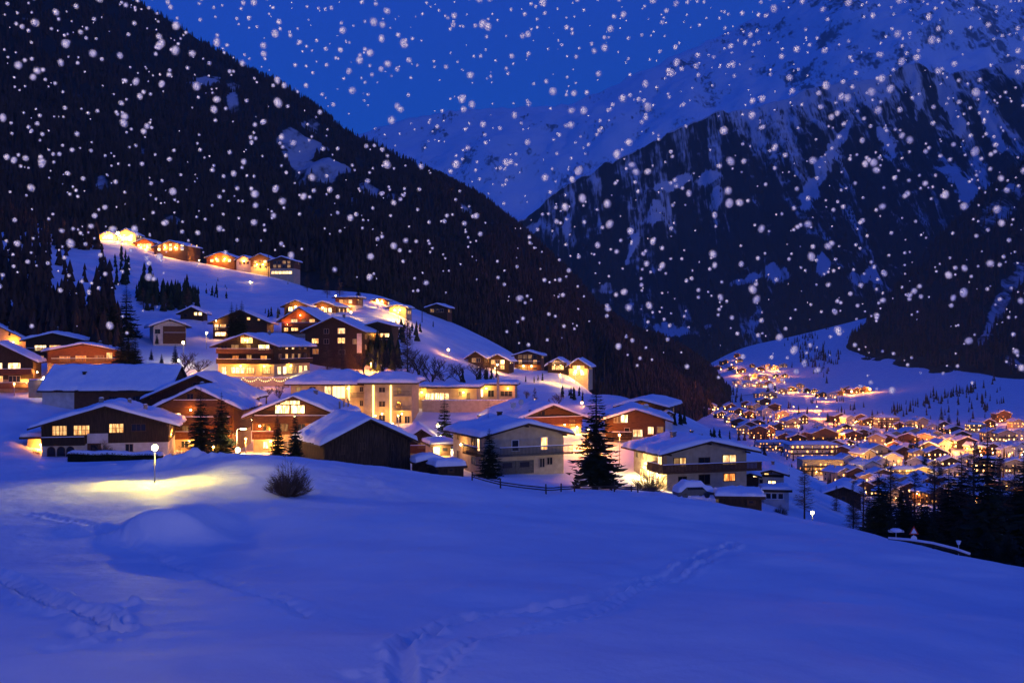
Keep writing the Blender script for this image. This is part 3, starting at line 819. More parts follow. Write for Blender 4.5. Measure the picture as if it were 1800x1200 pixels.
    def chimney(s, x, y, hgt=1.1, wd=0.55, mat='stone'):
        zt = float(s.top(x)); b = MB(); b.box(x-wd/2, y-wd/2, zt-0.5, x+wd/2, y+wd/2, zt+s.snow_t+hgt)
        b.box(x-wd/2-.08, y-wd/2-.08, zt+s.snow_t+hgt+.003, x+wd/2+.08, y+wd/2+.08, zt+s.snow_t+hgt+0.1)
        o = b.build('chimney', M[mat], s.roof)
        n = MB(); n.sphere((x, y, zt+s.snow_t+hgt+0.1), wd*0.55, 8, 6, sz=0.45); n.build('chimney_snow', M['roof_snow'], o, True)
    def lamp(s, face, u, z, power=60, color=(1, .6, .22), out=0.5, mat='bulb', r=0.12):
        b = MB(); s.fbox(b, face, u-.05, z-.02, .003, u+.05, z+.1, out)
        o = b.build('wall_lamp', M['metal'], s.root)
        p = s.fp(face, u, z-0.03-r, out)
        g = MB(); g.sphere(p, r, 8, 6); g.build('bulb', M[mat], o, True)
        lamp_light(s.root, s.fp(face, u, z-0.05-r, out+0.35), power, color, 0.2)

def auto_windows(h, face, rows, n, kinds, w=1.1, hh=1.15, margin=1.2, frame='frame', bars=(2, 1), span=None):
    L = h.W if face == 'F' else h.D
    a0, a1 = (-L/2+margin, L/2-margin) if face == 'F' else (margin, L-margin)
    if span: a0, a1 = span
    for z in rows:
        for i in range(n):
            u = a0+(a1-a0)*((i+0.5)/n)
            h.win(face, u, z, w, hh, R.choice(kinds), bars, frame)

def street_lamp(px, d, row, hgt, label, power, color=(1, .60, .20), style='globe', mat='bulb_orange', r=0.16, group='street lamps of the village', zoff=None):
    x, y = at(px, d); z = gz(x, y) if row is None else (600-row)/FPX*d
    root = empty('street_lamp', (x, y, z)); tag(root, label, 'street lamp', group)
    b = MB(); b.tube([(0, 0, -0.8), (0, 0, hgt*0.5), (0, 0, hgt-r)], [0.055+.0001*d, 0.048+.0001*d, 0.04+.0001*d], 8)
    if style == 'arm': b.tube([(0, 0, hgt-r), (0.25, -.05, hgt+.05), (0.9, -.15, hgt+.10)], [.05, .045, .04], 6)
    b.build('pole', M['pale_metal'], root, True)
    g = MB()
    if style == 'globe': g.sphere((0, 0, hgt+r*0.6), r, 12, 8); lp = (0, 0, hgt+r*0.6)
    else: g.box(0.55, -.3, hgt-.02, 1.25, .02, hgt+.045); lp = (0.9, -.15, hgt-.25)
    lh = g.build('lamp_head', M[mat], root, style == 'globe')
    if style == 'globe':
        c = MB(); c.tube([(0, 0, hgt+r*1.55), (0, 0, hgt+r*1.72), (0, 0, hgt+r*1.9)], [r*0.9, r*0.7, r*0.1], 10); c.build('lamp_cap', M['metal'], lh, True)
    lamp_light(root, lp, power, color, max(r*1.05, 0.18))
    return root
# ------------------------------------------------------------------ the nearest row of buildings
WARM = (1.0, 0.43, 0.075); YEL = (1.0, 0.54, 0.085); ORA = (1.0, 0.31, 0.03)

h = House('chalet', 'dark wooden chalet above a white ground floor, behind the long hedge and the globe lamp', 82, 290, 803, 747, 716, 150, 14, 13, ov=1.7, split=1.9, wall='white', upper='dark_wood', snow=0.42)
for x0, y0, x1, y1, kd in ((99,747,122,763,'warm'),(134,747,159,763,'warm'),(192,745,215,760,'warm')):
    h.winpx(x0, y0, x1, y1, kd, (4, 2), 'frame_dark')
h.winpx(229, 746, 252, 758, 'dark', (3, 1), 'frame_dark')
h.balcony('F', -h.W/2+0.1, h.u(153), 1.92, 1.2, 'dark_wood')
b = MB(); h.fbox(b, 'F', h.u(156), 1.95, .004, h.u(190), h.z(761), .35); b.build('balcony_panel', M['white'], h.root)
for c in (97, 113, 128):                                              # three arched ground-floor windows
    b = MB(); n = 8; r_ = 0.5; cx = h.u(c); zt = 1.05
    pts = [(cx-r_, 0.25), (cx+r_, 0.25)]+[(cx+r_*math.cos(PI*i/n), zt+r_*math.sin(PI*i/n)) for i in range(n+1)]
    b.prism([(x, z) for x, z in pts], -0.06, -0.004); o = b.build('arched_window', M['dark'], h.root)
    f = MB(); f.tube([(x, -0.05, z) for x, z in pts[1:]+[pts[0]]], [.05]*(len(pts)), 5); f.build('frame', M['frame_dark'], o)
h.winpx(219, 781, 231, 794, 'dark', (2, 1)); h.door('F', h.u(167), 1.6, 1.75, 0.1)
h.win('R', 1.6, h.z(758), 1.5, 1.3, 'dim', (2, 1)); h.win('R', 5.5, h.z(758), 1.3, 1.2, 'dark')
h.chimney(-1.5, 7, 0.9, 0.6); h.chimney(2.0, 10, 0.7, 0.5); h.chimney(4.4, 8, 0.7, 0.5)
s_ = House('shed', 'snowy lean-to with a lit doorway on the left side of the dark chalet', 50, 80, 803, 770, 760, 154, 5, 13, ov=0.9, ovf=1.2, wall='tan', roof='flat', cat='shed')
s_.win('R', 0.9, 1.2, 0.9, 2.0, 'bright', (1, 1)); s_.lamp('F', 0.6, 1.9, 120, ORA)
s_.win('F', 0.7, 1.0, 0.55, 1.9, 'bright', (1, 1))

h = House('chalet', 'brown chalet with a big glowing gable window, behind the two slim spruces', 447, 588, 797, 729, 699, 160, 15, 0, ov=1.6, split=2.8, wall='cream', upper='brown_wood', snow=0.42)
h.winpx(485, 712, 509, 726, 'bright', (2, 1), 'frame_dark'); h.winpx(512, 712, 535, 726, 'bright', (2, 1), 'frame_dark'); h.winpx(493, 704, 527, 710, 'bright', (2, 1), 'frame_dark')
h.balcony('F', h.u(452), h.u(584), h.z(741), 1.3, 'brown_wood')
for x in (470, 500, 530, 560): h.winpx(x-6, 745, x+6, 757, 'dark' if x != 500 else 'dim', (2, 1), 'frame_dark')
h.balcony('F', h.u(447), h.u(484), h.z(769), 1.0, 'red_wood'); h.winpx(464, 776, 473, 787, 'bright', (2, 1)); h.winpx(500, 776, 512, 789, 'dim', (2, 1)); h.door('F', h.u(560), 1.1, 2.1, 0, lit_='dim')
auto_windows(h, 'R', (h.z(745), h.z(715)), 3, ['dark', 'dim'])
h.lamp('F', h.u(520), h.z(729), 40, WARM, .7); h.lamp('F', h.u(548), h.z(746), 40, WARM, .7); h.lamp('F', h.u(460), h.z(746), 40, ORA, .7)  # wall lamps added to warm this facade
h.lamp('F', h.u(478), h.z(773), 90, WARM); h.lamp('L', 3, 2.6, 120, ORA); h.chimney(1.5, 9, 0.8)

h = House('chalet', 'brown balconied chalet half hidden behind the pair of tall spruces', 285, 408, 792, 714, 684, 165, 13, 2, ov=1.7, split=2.6, wall='cream', upper='brown_wood', snow=0.42)
h.winpx(307, 726, 319, 738, 'bright', (2, 2), 'frame_dark'); h.winpx(345, 726, 357, 738, 'dark', (2, 1), 'frame_dark'); h.winpx(330, 692, 340, 706, 'dark', (2, 1), 'frame_dark')
h.balcony('F', h.u(287), h.u(406), h.z(743), 1.3, 'brown_wood'); h.balcony('F', h.u(287), h.u(406), h.z(769), 1.1, 'red_wood')
h.balcony('F', h.u(289), h.u(404), h.z(714), 0.7, 'brown_wood')
for x in (300, 327, 350): h.winpx(x-5, 748, x+5, 762, 'dim' if x == 327 else 'dark', (2, 1), 'frame_dark')
h.winpx(292, 775, 303, 786, 'dim', (2, 1)); h.winpx(320, 775, 331, 786, 'dark', (2, 1))
h.lamp('F', h.u(300), h.z(747), 45, ORA, .7); h.lamp('F', h.u(338), h.z(718), 35, ORA, .7); h.lamp('F', h.u(335), h.z(773), 60, WARM, .7); h.lamp('L', 2.0, h.z(722), 60, WARM); h.chimney(-1.2, 8, 0.8); h.lamp('F', h.u(390), 2.2, 120, ORA)  # front lamps by the balconies are added for a warmer facade
auto_windows(h, 'L', (h.z(728),), 2, ['warm', 'dim'])

h = House('chalet', 'wide snowy gable rising behind the brown balconied chalet', 268, 428, 792, 697, 661, 183, 12, 2, ov=1.5, split=3.0, wall='cream', upper='dark_wood', snow=0.42)
h.winpx(340, 672, 360, 681, 'dark', (3, 1), 'frame_dark'); auto_windows(h, 'R', (h.z(730), h.z(755)), 3, ['warm', 'dim', 'dark']); h.winpx(414, 728, 424, 742, 'warm', (2, 1)); h.winpx(412, 755, 424, 770, 'warm', (2, 1))
h.lamp('R', 2, h.z(738), 150, ORA); h.lamp('F', h.u(420), h.z(765), 120, ORA)

h = House('barn', 'dark weathered timber barn with a thick snow roof at the edge of the snow field', 573, 722, 820, 776, 739, 136, 11, 27, ov=0.9, ovf=1.0, wall='barn_wood', snow=0.5, cat='barn')
for x, z0, z1 in ((604, 781, 795), (632, 778, 792), (640, 778, 788), (690, 782, 792)): h.winpx(x-1.2, z0, x+1.2, z1, 'dark', (1, 1), 'frame_dark', name='slit_window')
b = MB()
for i in range(46):                                                   # weathered boards of unequal length on both walls
    u_ = -h.W/2+0.13+i*(h.W-0.2)/46; b.box(u_, -0.045-0.012*R.random(), -1, u_+0.19, -0.004, float(h.top(u_+.09))-0.12-0.05*R.random())
for i in range(42):
    u_ = 0.1+i*(h.D-0.2)/42; b.box(-h.W/2-0.04-0.012*R.random(), u_, -1, -h.W/2-0.004, u_+0.2, h.He-0.12-0.08*R.random())
b.build('boarding', M['barn_wood'], h.root)
b = MB(); h.fbox(b, 'F', h.u(655), 0, .05, h.u(672), 2.4, .10); b.build('door', M['dark_wood'], h.root)

h = House('house', 'plain cream house with a long balcony and one lit balcony door, behind a lone spruce', 853, 992, 833, 764, 746, 140, 10.5, 25, ov=1.1, ovf=1.2, wall='tan', snow=0.45)
h.winpx(900, 773, 911, 791, 'dark', (1, 1), 'sign_white', name='balcony_door'); h.winpx(951, 770, 962, 791, 'warm', (1, 1), 'sign_white', name='balcony_door')
h.balcony('F', h.u(872), h.u(1001), h.z(797), 1.3, 'metal', 'bars'); h.balcony('L', -0.2, 4.6, h.z(796), 1.1, 'dark_wood', 'bars')
h.win('L', 1.8, h.z(779), 0.7, 1.7, 'bright', (1, 1), name='balcony_door'); h.win('L', 3.4, h.z(779), 1.4, 1.6, 'dark'); h.win('L', 8.6, h.z(771), 0.9, 1.1, 'dark'); h.win('L', 8.6, h.z(806), 0.9, 1.0, 'dark'); h.win('L', 3.4, h.z(810), 1.3, 1.0, 'dark')
h.door('F', h.u(892), 2.4, 1.6, 0.1, 'metal'); h.door('F', h.u(922), 2.4, 1.6, 0.1, 'metal'); h.winpx(949, 807, 957, 822, 'dark'); h.winpx(962, 806, 971, 818, 'dark')
h.chimney(-0.6, 6.5, 0.9, 0.5, 'dark_wood'); h.lamp('L', 6.6, 3.6, 30, WARM)
b = MB(); b.tube([(-1.6, 8, 5), (-1.6, 8, h.Ha+2.6)], [.04, .03], 5)
for k in range(3): b.tube([(-2.1+.1*k, 8, h.Ha+1.7+.35*k), (-1.1-.1*k, 8, h.Ha+1.7+.35*k)], [.02, .02], 4)
b.build('antenna', M['metal'], h.root)

h = House('house', 'cream house with brown wraparound balcony and floodlit side wall, right of the big spruce', 1174, 1312, 866, 794, 777, 140, 10.0, 18, ov=1.5, ovf=1.2, wall='tan', snow=0.42)
h.winpx(1196, 803, 1206, 817, 'warm', (2, 1), 'frame_dark'); h.winpx(1186, 803, 1195, 817, 'dim', (1, 1), 'frame_dark'); h.winpx(1270, 801, 1293, 817, 'bright', (2, 1), 'frame_dark')
h.winpx(1229, 804, 1247, 823, 'dark', (2, 1), 'frame_dark', name='balcony_door'); h.winpx(1229, 834, 1247, 850, 'dark', (2, 1), 'frame_dark', name='terrace_door')
h.winpx(1272, 834, 1291, 846, 'orange', (2, 1), 'frame_dark'); h.winpx(1194, 836, 1207, 850, 'dark', (2, 1), 'frame_dark')
h.balcony('F', -h.W/2-1.1, h.u(1331), h.z(826), 1.2, 'brown_wood'); h.balcony('L', -0.05, 3.6, h.z(826), 1.1, 'brown_wood')
h.win('L', 1.9, h.z(806), 1.1, 1.5, 'bright', (2, 1)); h.win('L', 6.4, h.z(805), 1.1, 1.2, 'warm', (2, 1)); h.win('L', 8.8, h.z(805), .8, 1.1, 'dark', (2, 1))
h.win('L', 3.6, h.z(843), 2.4, 1.9, 'bright', (2, 4), 'frame', name='glazed_porch'); h.win('L', 7.4, h.z(840), 1.0, 1.1, 'warm')
h.lamp('L', 1.6, h.z(832), 160, (1, .72, .25)); h.lamp('L', 5.6, h.z(824), 140, (1, .72, .25))
h.chimney(-1.8, 6, 0.8, 0.6); h.chimney(1.4, 7, 0.7, 0.35, 'metal'); h.chimney(3.0, 7.5, 0.5, 0.35, 'metal')

h = House('chalet', 'broad snow-roofed chalet with a lit carved balcony, left of the big spruce', 915, 1022, 772, 735, 714, 168, 14, 22, ov=1.5, split=1.6, wall='cream', upper='brown_wood', snow=0.42)
h.balcony('F', h.u(918), h.u(1018), h.z(743), 1.2, 'red_wood'); h.winpx(930, 720, 941, 729, 'dark', (2, 1), 'frame_dark'); h.winpx(945, 720, 957, 729, 'dark', (2, 1), 'frame_dark')
for i in range(5):                                                    # white carved ornament, its lamplight put in as glow
    b = MB(); cx = h.u(975+i*8.5); pts = [(cx+.33*math.cos(2*PI*k/8), h.z(728)+.30*math.sin(2*PI*k/8)-0.05*i) for k in range(8)]
    b.prism(pts, -0.05, -0.004); b.build('glowing_ornament', M['warm'], h.root)
h.winpx(1000, 738, 1010, 748, 'warm', (2, 1), 'frame_dark'); h.winpx(985, 750, 996, 762, 'bright', (2, 1), 'frame_dark'); h.winpx(1003, 752, 1018, 768, 'bright', (3, 1)); h.lamp('F', h.u(990), h.z(744), 70, WARM); h.lamp('F', h.u(1012), h.z(750), 90, WARM)
h.chimney(-3, 8, 0.7)
for i, px in enumerate((852, 866)):
    q = MB(); n = 12; vs = [(0, 0.12, 0)]+[(.45*math.cos(2*PI*k/n), 0, .45*math.sin(2*PI*k/n)) for k in range(n)]; q.add(vs, [(0, 1+k, 1+(k+1) % n) for k in range(n)])
    q.tube([(0, .12, 0), (0, .25, -.1), (0, .25, -1.4)], [.03, .03, .03], 5)
    o = q.build('satellite_dish', M['pale_metal'], h.root); xx = -4.6+i*1.3; o.location = (xx, 4.0, float(h.top(xx))+1.7)

h = House('chalet', 'reddish timber chalet with bright windows beside a street lamp, right of the big spruce', 1066, 1168, 778, 738, 722, 162, 11, -4, ov=1.3, split=0.9, wall='tan', upper='brown_wood', snow=0.4)
h.winpx(1080, 730, 1090, 742, 'dim', (2, 1)); h.winpx(1092, 729, 1103, 742, 'bright', (2, 1)); h.winpx(1113, 755, 1129, 767, 'bright', (2, 1)); h.winpx(1139, 750, 1148, 762, 'bright', (1, 1)); h.winpx(1155, 750, 1165, 760, 'dim', (2, 1)); h.winpx(1098, 752, 1106, 764, 'dark', (1, 1))
h.balcony('F', h.u(1068), h.u(1110), h.z(770), 1.0, 'dark_wood'); h.chimney(1.6, 1.2, 0.8, 0.7, 'white')
h = House('chalet', 'dark chalet with a low snowy gable just behind the reddish timber chalet', 1092, 1165, 742, 714, 705, 195, 13, -18, ov=1.3, wall='dark_wood', snow=0.4)
h.winpx(1122, 711, 1129, 718, 'warm', (1, 1), 'frame_dark'); auto_windows(h, 'R', (1.6,), 4, ['dark', 'dark', 'dim']); h.lamp('F', h.u(1128), h.z(713), 20, WARM)
h = House('house', 'tiny white tower-like house at the right end of the dark chalet', 1169, 1182, 742, 728, 725, 192, 2.2, 0, ov=.3, ovf=.3, wall='white', snow=0.3)
h.winpx(1172, 731, 1175, 737, 'dark', (1, 1)); h.winpx(1177, 731, 1180, 737, 'dark', (1, 1))

h = House('chalet', 'small chalet with a floodlit snowy gable tucked behind the timber barn', 712, 768, 806, 774, 756, 165, 9, 8, ov=1.0, split=1.0, wall='cream', upper='brown_wood', snow=0.42)
h.balcony('F', h.u(714), h.u(766), h.z(793), 0.9, 'red_wood'); h.winpx(735, 778, 746, 787, 'dim'); h.lamp('R', 0.6, h.z(766), 300, (1, .7, .26), r=.25); h.lamp('F', h.u(762), h.z(799), 120, YEL)
h = House('garage', 'low cream garage with a thick snow roof beside the plain cream house', 762, 792, 800, 784, 780, 152, 6, 15, ov=.6, ovf=.6, wall='cream', roof='flat', snow=.6, cat='garage')
h.lamp('F', -0.6, 1.1, 130, (1, .68, .25)); h.door('F', .4, 1.3, 1.15)
h = House('hut', 'small wooden hut under a bulging cap of snow next to the timber barn', 736, 772, 825, 813, 809, 137, 3.2, 20, ov=.7, ovf=.7, wall='brown_wood', snow=.55, cat='hut'); h.door('F', 0, .8, .75)
h = House('shelter', 'low shelter buried under a flat slab of snow in front of the plain cream house', 770, 815, 831, 823, 821, 134, 3.4, 22, ov=.4, ovf=.4, wall='dark_wood', roof='flat', snow=.75, cat='shelter'); h.door('F', 0, .7, .5)

h = House('farm_building', 'long low farm building whose snowy roof slopes towards us behind the dark chalet', 0, 10, 722, 0, 0, 190, 21.5, -90, ov=0.9, ovf=0.6, dims=(11, 3.7, 7.2), wall='brown_wood', snow=0.4, cat='farm building')
h.root.location = (at(94, 190)[0], 191, (600-722)/FPX*185)
b = MB(); b.box(5.505, .05, -3, 5.62, 5.4, 3.2); b.build('plaster_wall', M['white'], h.root)
h.win('R', 12, 1.9, 1.4, .9, 'dark', (3, 1), 'frame_dark'); h.win('R', 16, 1.9, 1.4, .9, 'dark', (3, 1), 'frame_dark'); h.chimney(2.6, 6, 0.5, 0.5, 'dark_wood')
# ------------------------------------------------------------------ hotel, hillside houses, top hamlet
h = House('hotel', 'cream three-storey hotel with bright vertical light strips down its facade', 512, 642, 747, 677, 677, 222, 14, 0, ov=1.2, ovf=1.2, wall='cream', roof='hip', snow=0.55, cat='hotel')
x0, x1 = h.u(642)+.004, h.u(724); yb = -2.6; zt = h.z(674)
b = MB(); b.box(x0, yb, -4, x1, 14.2, zt); b.build('wing_wall', M['cream'], h.root)
b = MB(); b.box(x0-1.2, yb-1.2, zt+.003, x1+1.2, 15.4, zt+.28); rf = b.build('wing_roof', M['roof_wood'], h.root)
cx, hw = (x0+x1)/2, (x1-x0)/2+1.2
h.snow_cap(x0-1.15, x1+1.15, yb-1.15, 15.35, lambda x, y: zt+.28+.33*np.minimum(np.minimum(hw-np.abs(x-cx), y-(yb-1.2)), np.minimum(15.4-y, 4.2)), .5, base=zt+.284, parent=rf)
for k in range(3):
    sp = MB(); xa = x0+1.5+k*1.75; zz = zt+.95+.33*0.9
    sp.add([(xa, yb+.9, zz), (xa+1.65, yb+.9, zz), (xa+1.65, yb+3.0, zz+.95), (xa, yb+3.0, zz+.95), (xa, yb+.9, zz-.08), (xa+1.65, yb+.9, zz-.08), (xa+1.65, yb+3.0, zz+.87), (xa, yb+3.0, zz+.87)], [(0,1,2,3),(7,6,5,4),(0,4,5,1),(1,5,6,2),(2,6,7,3),(3,7,4,0)])
    sp.build('solar_panel', M['dark'], rf)
def hwin(px0, py0, px1, py1, kind='dark', bars=(2, 1), fr='frame'):
    o0 = 2.6 if px0 > 641 else 0
    u0, u1, z0, z1 = h.u(px0), h.u(px1), h.z(py1), h.z(py0); f = MB(); t = .07
    f.box(u0-t, -o0-.10, z1, u1+t, -o0-.004, z1+t); f.box(u0-t, -o0-.14, z0-t, u1+t, -o0-.004, z0); f.box(u0-t, -o0-.1, z0, u0, -o0-.004, z1); f.box(u1, -o0-.1, z0, u1+t, -o0-.004, z1)
    for i in range(1, bars[0]): uu = u0+(u1-u0)*i/bars[0]; f.box(uu-.04, -o0-.08, z0, uu+.04, -o0-.035, z1)
    o = f.build('window', M[fr], h.root); p = MB(); p.box(u0, -o0-.03, z0, u1, -o0-.005, z1); p.build('pane', M[kind], o)
for y0, y1 in ((680, 688), (704, 713), (728, 738)):
    hwin(668, y0, 678, y1); hwin(698, y0, 706, y1+3, 'dim' if y0 == 680 else 'dark'); hwin(632, y0, 637, y1); hwin(521, y0, 530, y1, 'dim'); hwin(545, y0, 555, y1, 'dark')
hwin(571, 679, 582, 694, 'bright'); hwin(585, 679, 606, 699, 'flood', (3, 1)); hwin(585, 706, 606, 722, 'bright', (3, 1)); hwin(712, 730, 720, 742, 'dark')
def hbalc(px0, px1, py):
    o0 = 2.6 if px0 > 641 else 0
    u0, u1, zz = h.u(px0), h.u(px1), h.z(py); f = MB(); f.box(u0, -o0-1.1, zz-.16, u1, -o0-.004, zz); o = f.build('balcony', M['cream'], h.root)
    r = MB(); r.box(u0, -o0-1.1, zz+.9, u1, -o0-1.02, zz+.96)
    for i in range(int((u1-u0)/.16)): r.box(u0+i*.16, -o0-1.08, zz, u0+i*.16+.035, -o0-1.04, zz+.9)
    r.build('railing', M['metal'], o)
hbalc(694, 724, 694); hbalc(694, 724, 719); hbalc(615, 641, 698)
for px in (613, 658, 688):
    o0 = 2.6 if px > 641 else 0
    f = MB(); f.box(h.u(px)-.16, -o0-.16, h.z(742 if px > 641 else 703), h.u(px)+.16, -o0-.005, h.z(676)); f.build('light_strip', M['flood'], h.root)
for px in (560, 590, 622): h.lamp('F', h.u(px), 2.7, 42, (1, .44, .06), 1.2)  # hotel wall lamps, here and on the wing, are assumed for its floodlighting
for px in (674, 708): h.lamp('F', h.u(px), 2.7, 42, (1, .44, .06), 3.8)
h.lamp('F', h.u(612), h.z(681), 30, (1, .5, .1), .8)
street_lamp(660, 214, 752, 2.3, 'left one of two globe lamps on the hotel forecourt', 45, (1, .44, .06), 'globe', 'bulb_orange', .15)
street_lamp(700, 214, 752, 2.3, 'right one of two globe lamps on the hotel forecourt', 45, (1, .44, .06), 'globe', 'bulb_orange', .15)

h = House('modern_building', 'flat-roofed modern cream building with a row of bright windows right of the hotel', 732, 838, 716, 682, 682, 240, 9, -4, ov=.7, ovf=.9, wall='cream', roof='flat', snow=.5)
for i in range(5): h.winpx(748+i*8.5, 691, 755+i*8.5, 702, 'bright', (1, 1))
h.winpx(735, 690, 738, 702, 'warm', (1, 1)); h.winpx(806, 688, 812, 696, 'dark'); h.winpx(820, 690, 826, 702, 'dim', (1, 1)); h.lamp('F', h.u(742), h.z(688), 40, YEL); h.lamp('F', h.u(815), h.z(688), 40, YEL)
h = House('modern_building', 'second flat-roofed cream block with a tall chimney, set back at the right', 832, 905, 714, 677, 677, 252, 8, -4, ov=.7, ovf=.9, wall='cream', roof='flat', snow=.5)
h.winpx(838, 684, 849, 697, 'bright', (2, 1)); h.winpx(858, 686, 868, 697, 'dark', (2, 1)); h.winpx(880, 687, 900, 696, 'dark', (3, 1)); h.lamp('F', h.u(855), h.z(681), 45, YEL); h.lamp('F', h.u(893), h.z(681), 40, ORA)
b = MB(); b.box(h.u(874), -1.1, -1, h.u(878), -.7, h.He+2.4); b.build('chimney', M['concrete'], h.root)
def wall_thing(name, label, px0, px1, top, bot, d, mat, cat, d2=None, thick=.5):
    d2 = d2 or d; (xa, ya), (xb, yb_) = at(px0, d), at(px1, d2)
    root = empty(name, (xa, ya, (600-bot)/FPX*d), math.atan2(yb_-ya, xb-xa)); L = math.hypot(xb-xa, yb_-ya); hh = (bot-top)/FPX*d
    b = MB(); b.box(0, 0, -3, L, thick, hh); b.build('wall', M[mat], root)
    c = MB(); c.box(-.03, -.06, hh+.003, L+.03, thick+.06, hh+.12); c.build('coping', M['concrete'], root)
    s = MB(); n = int(L/.7)+1
    for i in range(n): s.sphere((L*(i+.5)/n, thick/2, hh+.11), L/n*.75, 8, 6, sz=.22+.1*R.random())
    s.build('snow_cover', M['roof_snow'], root, True)
    tag(root, label, cat, None)
wall_thing('retaining_wall', 'long plastered retaining wall under the modern building', 742, 905, 704, 722, 236, 'tan', 'wall')
wall_thing('terrace_wall', 'orange-lit terrace wall hung with a light garland below the big balconied guest house', 392, 508, 664, 682, 252, 'tan', 'wall')
wall_thing('garden_wall', 'yellow-lit low wall beside the left lamp, above the snow slope', 50, 92, 668, 692, 205, 'cream', 'wall')

h = House('guest_house', 'large balconied guest house with a floodlit gable and glowing ground floor', 385, 480, 662, 607, 589, 260, 20, -14, ov=1.8, split=3.0, wall='cream', upper='dark_wood', snow=.4, cat='guest house')
h.balcony('F', h.u(386), h.u(479), h.z(620), 1.4, 'brown_wood'); h.balcony('F', h.u(386), h.u(479), h.z(638), 1.4, 'dark_wood')
for x0, y0, x1, y1, kd in ((454,606,472,615,'bright'),(434,606,441,615,'dim'),(408,606,420,615,'dim'),(390,608,400,615,'dark'),(434,624,442,634,'warm'),(410,625,420,633,'orange'),(458,625,468,633,'orange'),(407,645,430,656,'bright'),(433,645,447,656,'warm'),(461,645,474,656,'warm'),(391,645,399,658,'bright'),(424,593,444,603,'warm')):
    h.winpx(x0, y0, x1, y1, kd, (3 if x1-x0 > 13 else 2, 1), 'frame_dark')
auto_windows(h, 'R', (h.z(609), h.z(627)), 5, ['warm', 'dark', 'bright', 'dim'], 1.2, 1.2); auto_windows(h, 'R', (h.z(651),), 6, ['warm', 'bright', 'dim'], 1.9, 1.7, bars=(1, 1)); h.balcony('R', 1, 19, h.z(638), 1.2, 'dark_wood')
h.lamp('F', 0, h.Ha-1.0, 90, YEL); h.lamp('F', h.u(425), 2.7, 120, YEL); h.lamp('F', h.u(465), 2.7, 100, YEL); h.lamp('R', 8, 2.6, 90, YEL)
h.chimney(1.5, 9)
gr = empty('light_garland', ((402-900)/FPX*249, 249, (600-664)/FPX*249)); tag(gr, 'swagged garland of yellow bulbs along the terrace wall', 'light garland')
b = MB(); st = MB(); Lg = 103/FPX*249; pts = []
for k in range(4):
    for i in range(9):
        t = i/8; pts.append((Lg*(k+t)/4, 0, -0.75*4*t*(1-t)))
st.tube(pts, [.02]*len(pts), 4); st.build('cord', M['metal'], gr)
for p in pts: b.sphere((p[0], -.03, p[2]-.05), .085, 6, 4)
b.build('bulbs', M['string'], gr, True); lamp_light(gr, (Lg*.3, -1.2, -.3), 60, ORA, .4); lamp_light(gr, (Lg*.75, -1.2, -.3), 60, ORA, .4)

h = House('house', 'large dark timber house with a few lit windows behind the bare larches', 537, 636, 648, 582, 559, 290, 15, -8, ov=1.3, wall='dark_wood', snow=.4)
for x0, y0, x1, y1, kd in ((594,577,606,586,'bright'),(549,595,560,603,'warm'),(594,594,606,603,'warm'),(550,613,560,622,'orange'),(570,578,578,586,'dark'),(570,596,578,604,'dark'),(620,596,627,604,'dim'),(596,615,606,622,'dark')): h.winpx(x0, y0, x1, y1, kd, (2, 1), 'frame')
b = MB(); h.fbox(b, 'F', h.u(627), 4.2, .004, h.u(635), h.z(586), .1); b.build('plaster_panel', M['white'], h.root); h.chimney(1, 6)
auto_windows(h, 'R', (h.z(592), h.z(610)), 3, ['warm', 'dim', 'dark'])
h = House('chalet', 'red-brown chalet glowing orange at the left shoulder of the large dark house', 496, 560, 600, 562, 542, 315, 13, -10, ov=1.3, split=2.2, wall='cream', upper='red_wood', snow=.4)
for x0, y0, x1, y1, kd in ((512,561,523,567,'bright'),(513,576,524,581,'warm'),(530,561,538,567,'dim'),(544,561,553,567,'warm'),(500,576,507,582,'warm')): h.winpx(x0, y0, x1, y1, kd, (2, 1), 'frame_dark')
h.balcony('F', h.u(498), h.u(558), h.z(573), 1.0, 'red_wood'); h.lamp('F', h.u(507), h.z(569), 130, ORA); h.lamp('F', h.u(529), h.z(553), 60, ORA)
h = House('chalet', 'small dark chalet with a bright veranda at the right of the large dark house', 642, 688, 606, 573, 567, 300, 9, -6, ov=1.2, wall='dark_wood', snow=.4)
for x0, y0, x1, y1, kd in ((669,586,684,592,'bright'),(646,589,654,600,'warm'),(660,594,666,601,'warm')): h.winpx(x0, y0, x1, y1, kd, (2, 1), 'frame_dark')
h.balcony('F', h.u(644), h.u(686), h.z(603), 1.0, 'brown_wood'); h.lamp('F', h.u(660), h.z(584), 110, WARM)

h = House('house', 'half-timbered white house with a broad snowy roof above the hillside lamp', 271, 326, 606, 573, 563, 290, 14, 22, ov=1.4, wall='white', snow=.5)
h.winpx(274, 579, 282, 586, 'dark', (2, 1), 'frame_dark'); b = MB(); h.fbox(b, 'F', h.u(287), .3, .004, h.u(325), h.z(573), .12); b.build('timber_front', M['brown_wood'], h.root)
h.balcony('F', h.u(288), h.u(325), h.z(591), 1.1, 'brown_wood')
h = House('chalet', 'low dark chalet with two small lit windows on the snowy slope above the hillside lamp', 318, 356, 562, 550, 541, 335, 8, 6, ov=1.2, wall='dark_wood', snow=.5)
h.winpx(341, 549, 346, 554, 'bright', (1, 1), 'frame_dark'); h.winpx(349, 549, 354, 554, 'bright', (1, 1), 'frame_dark'); h.winpx(324, 552, 329, 557, 'dark', (1, 1), 'frame_dark')
h = House('chalet', 'dark chalet behind three spruces, with lit rooms at its left corner', 376, 468, 600, 566, 546, 310, 13, 4, ov=1.4, wall='dark_wood', snow=.45)
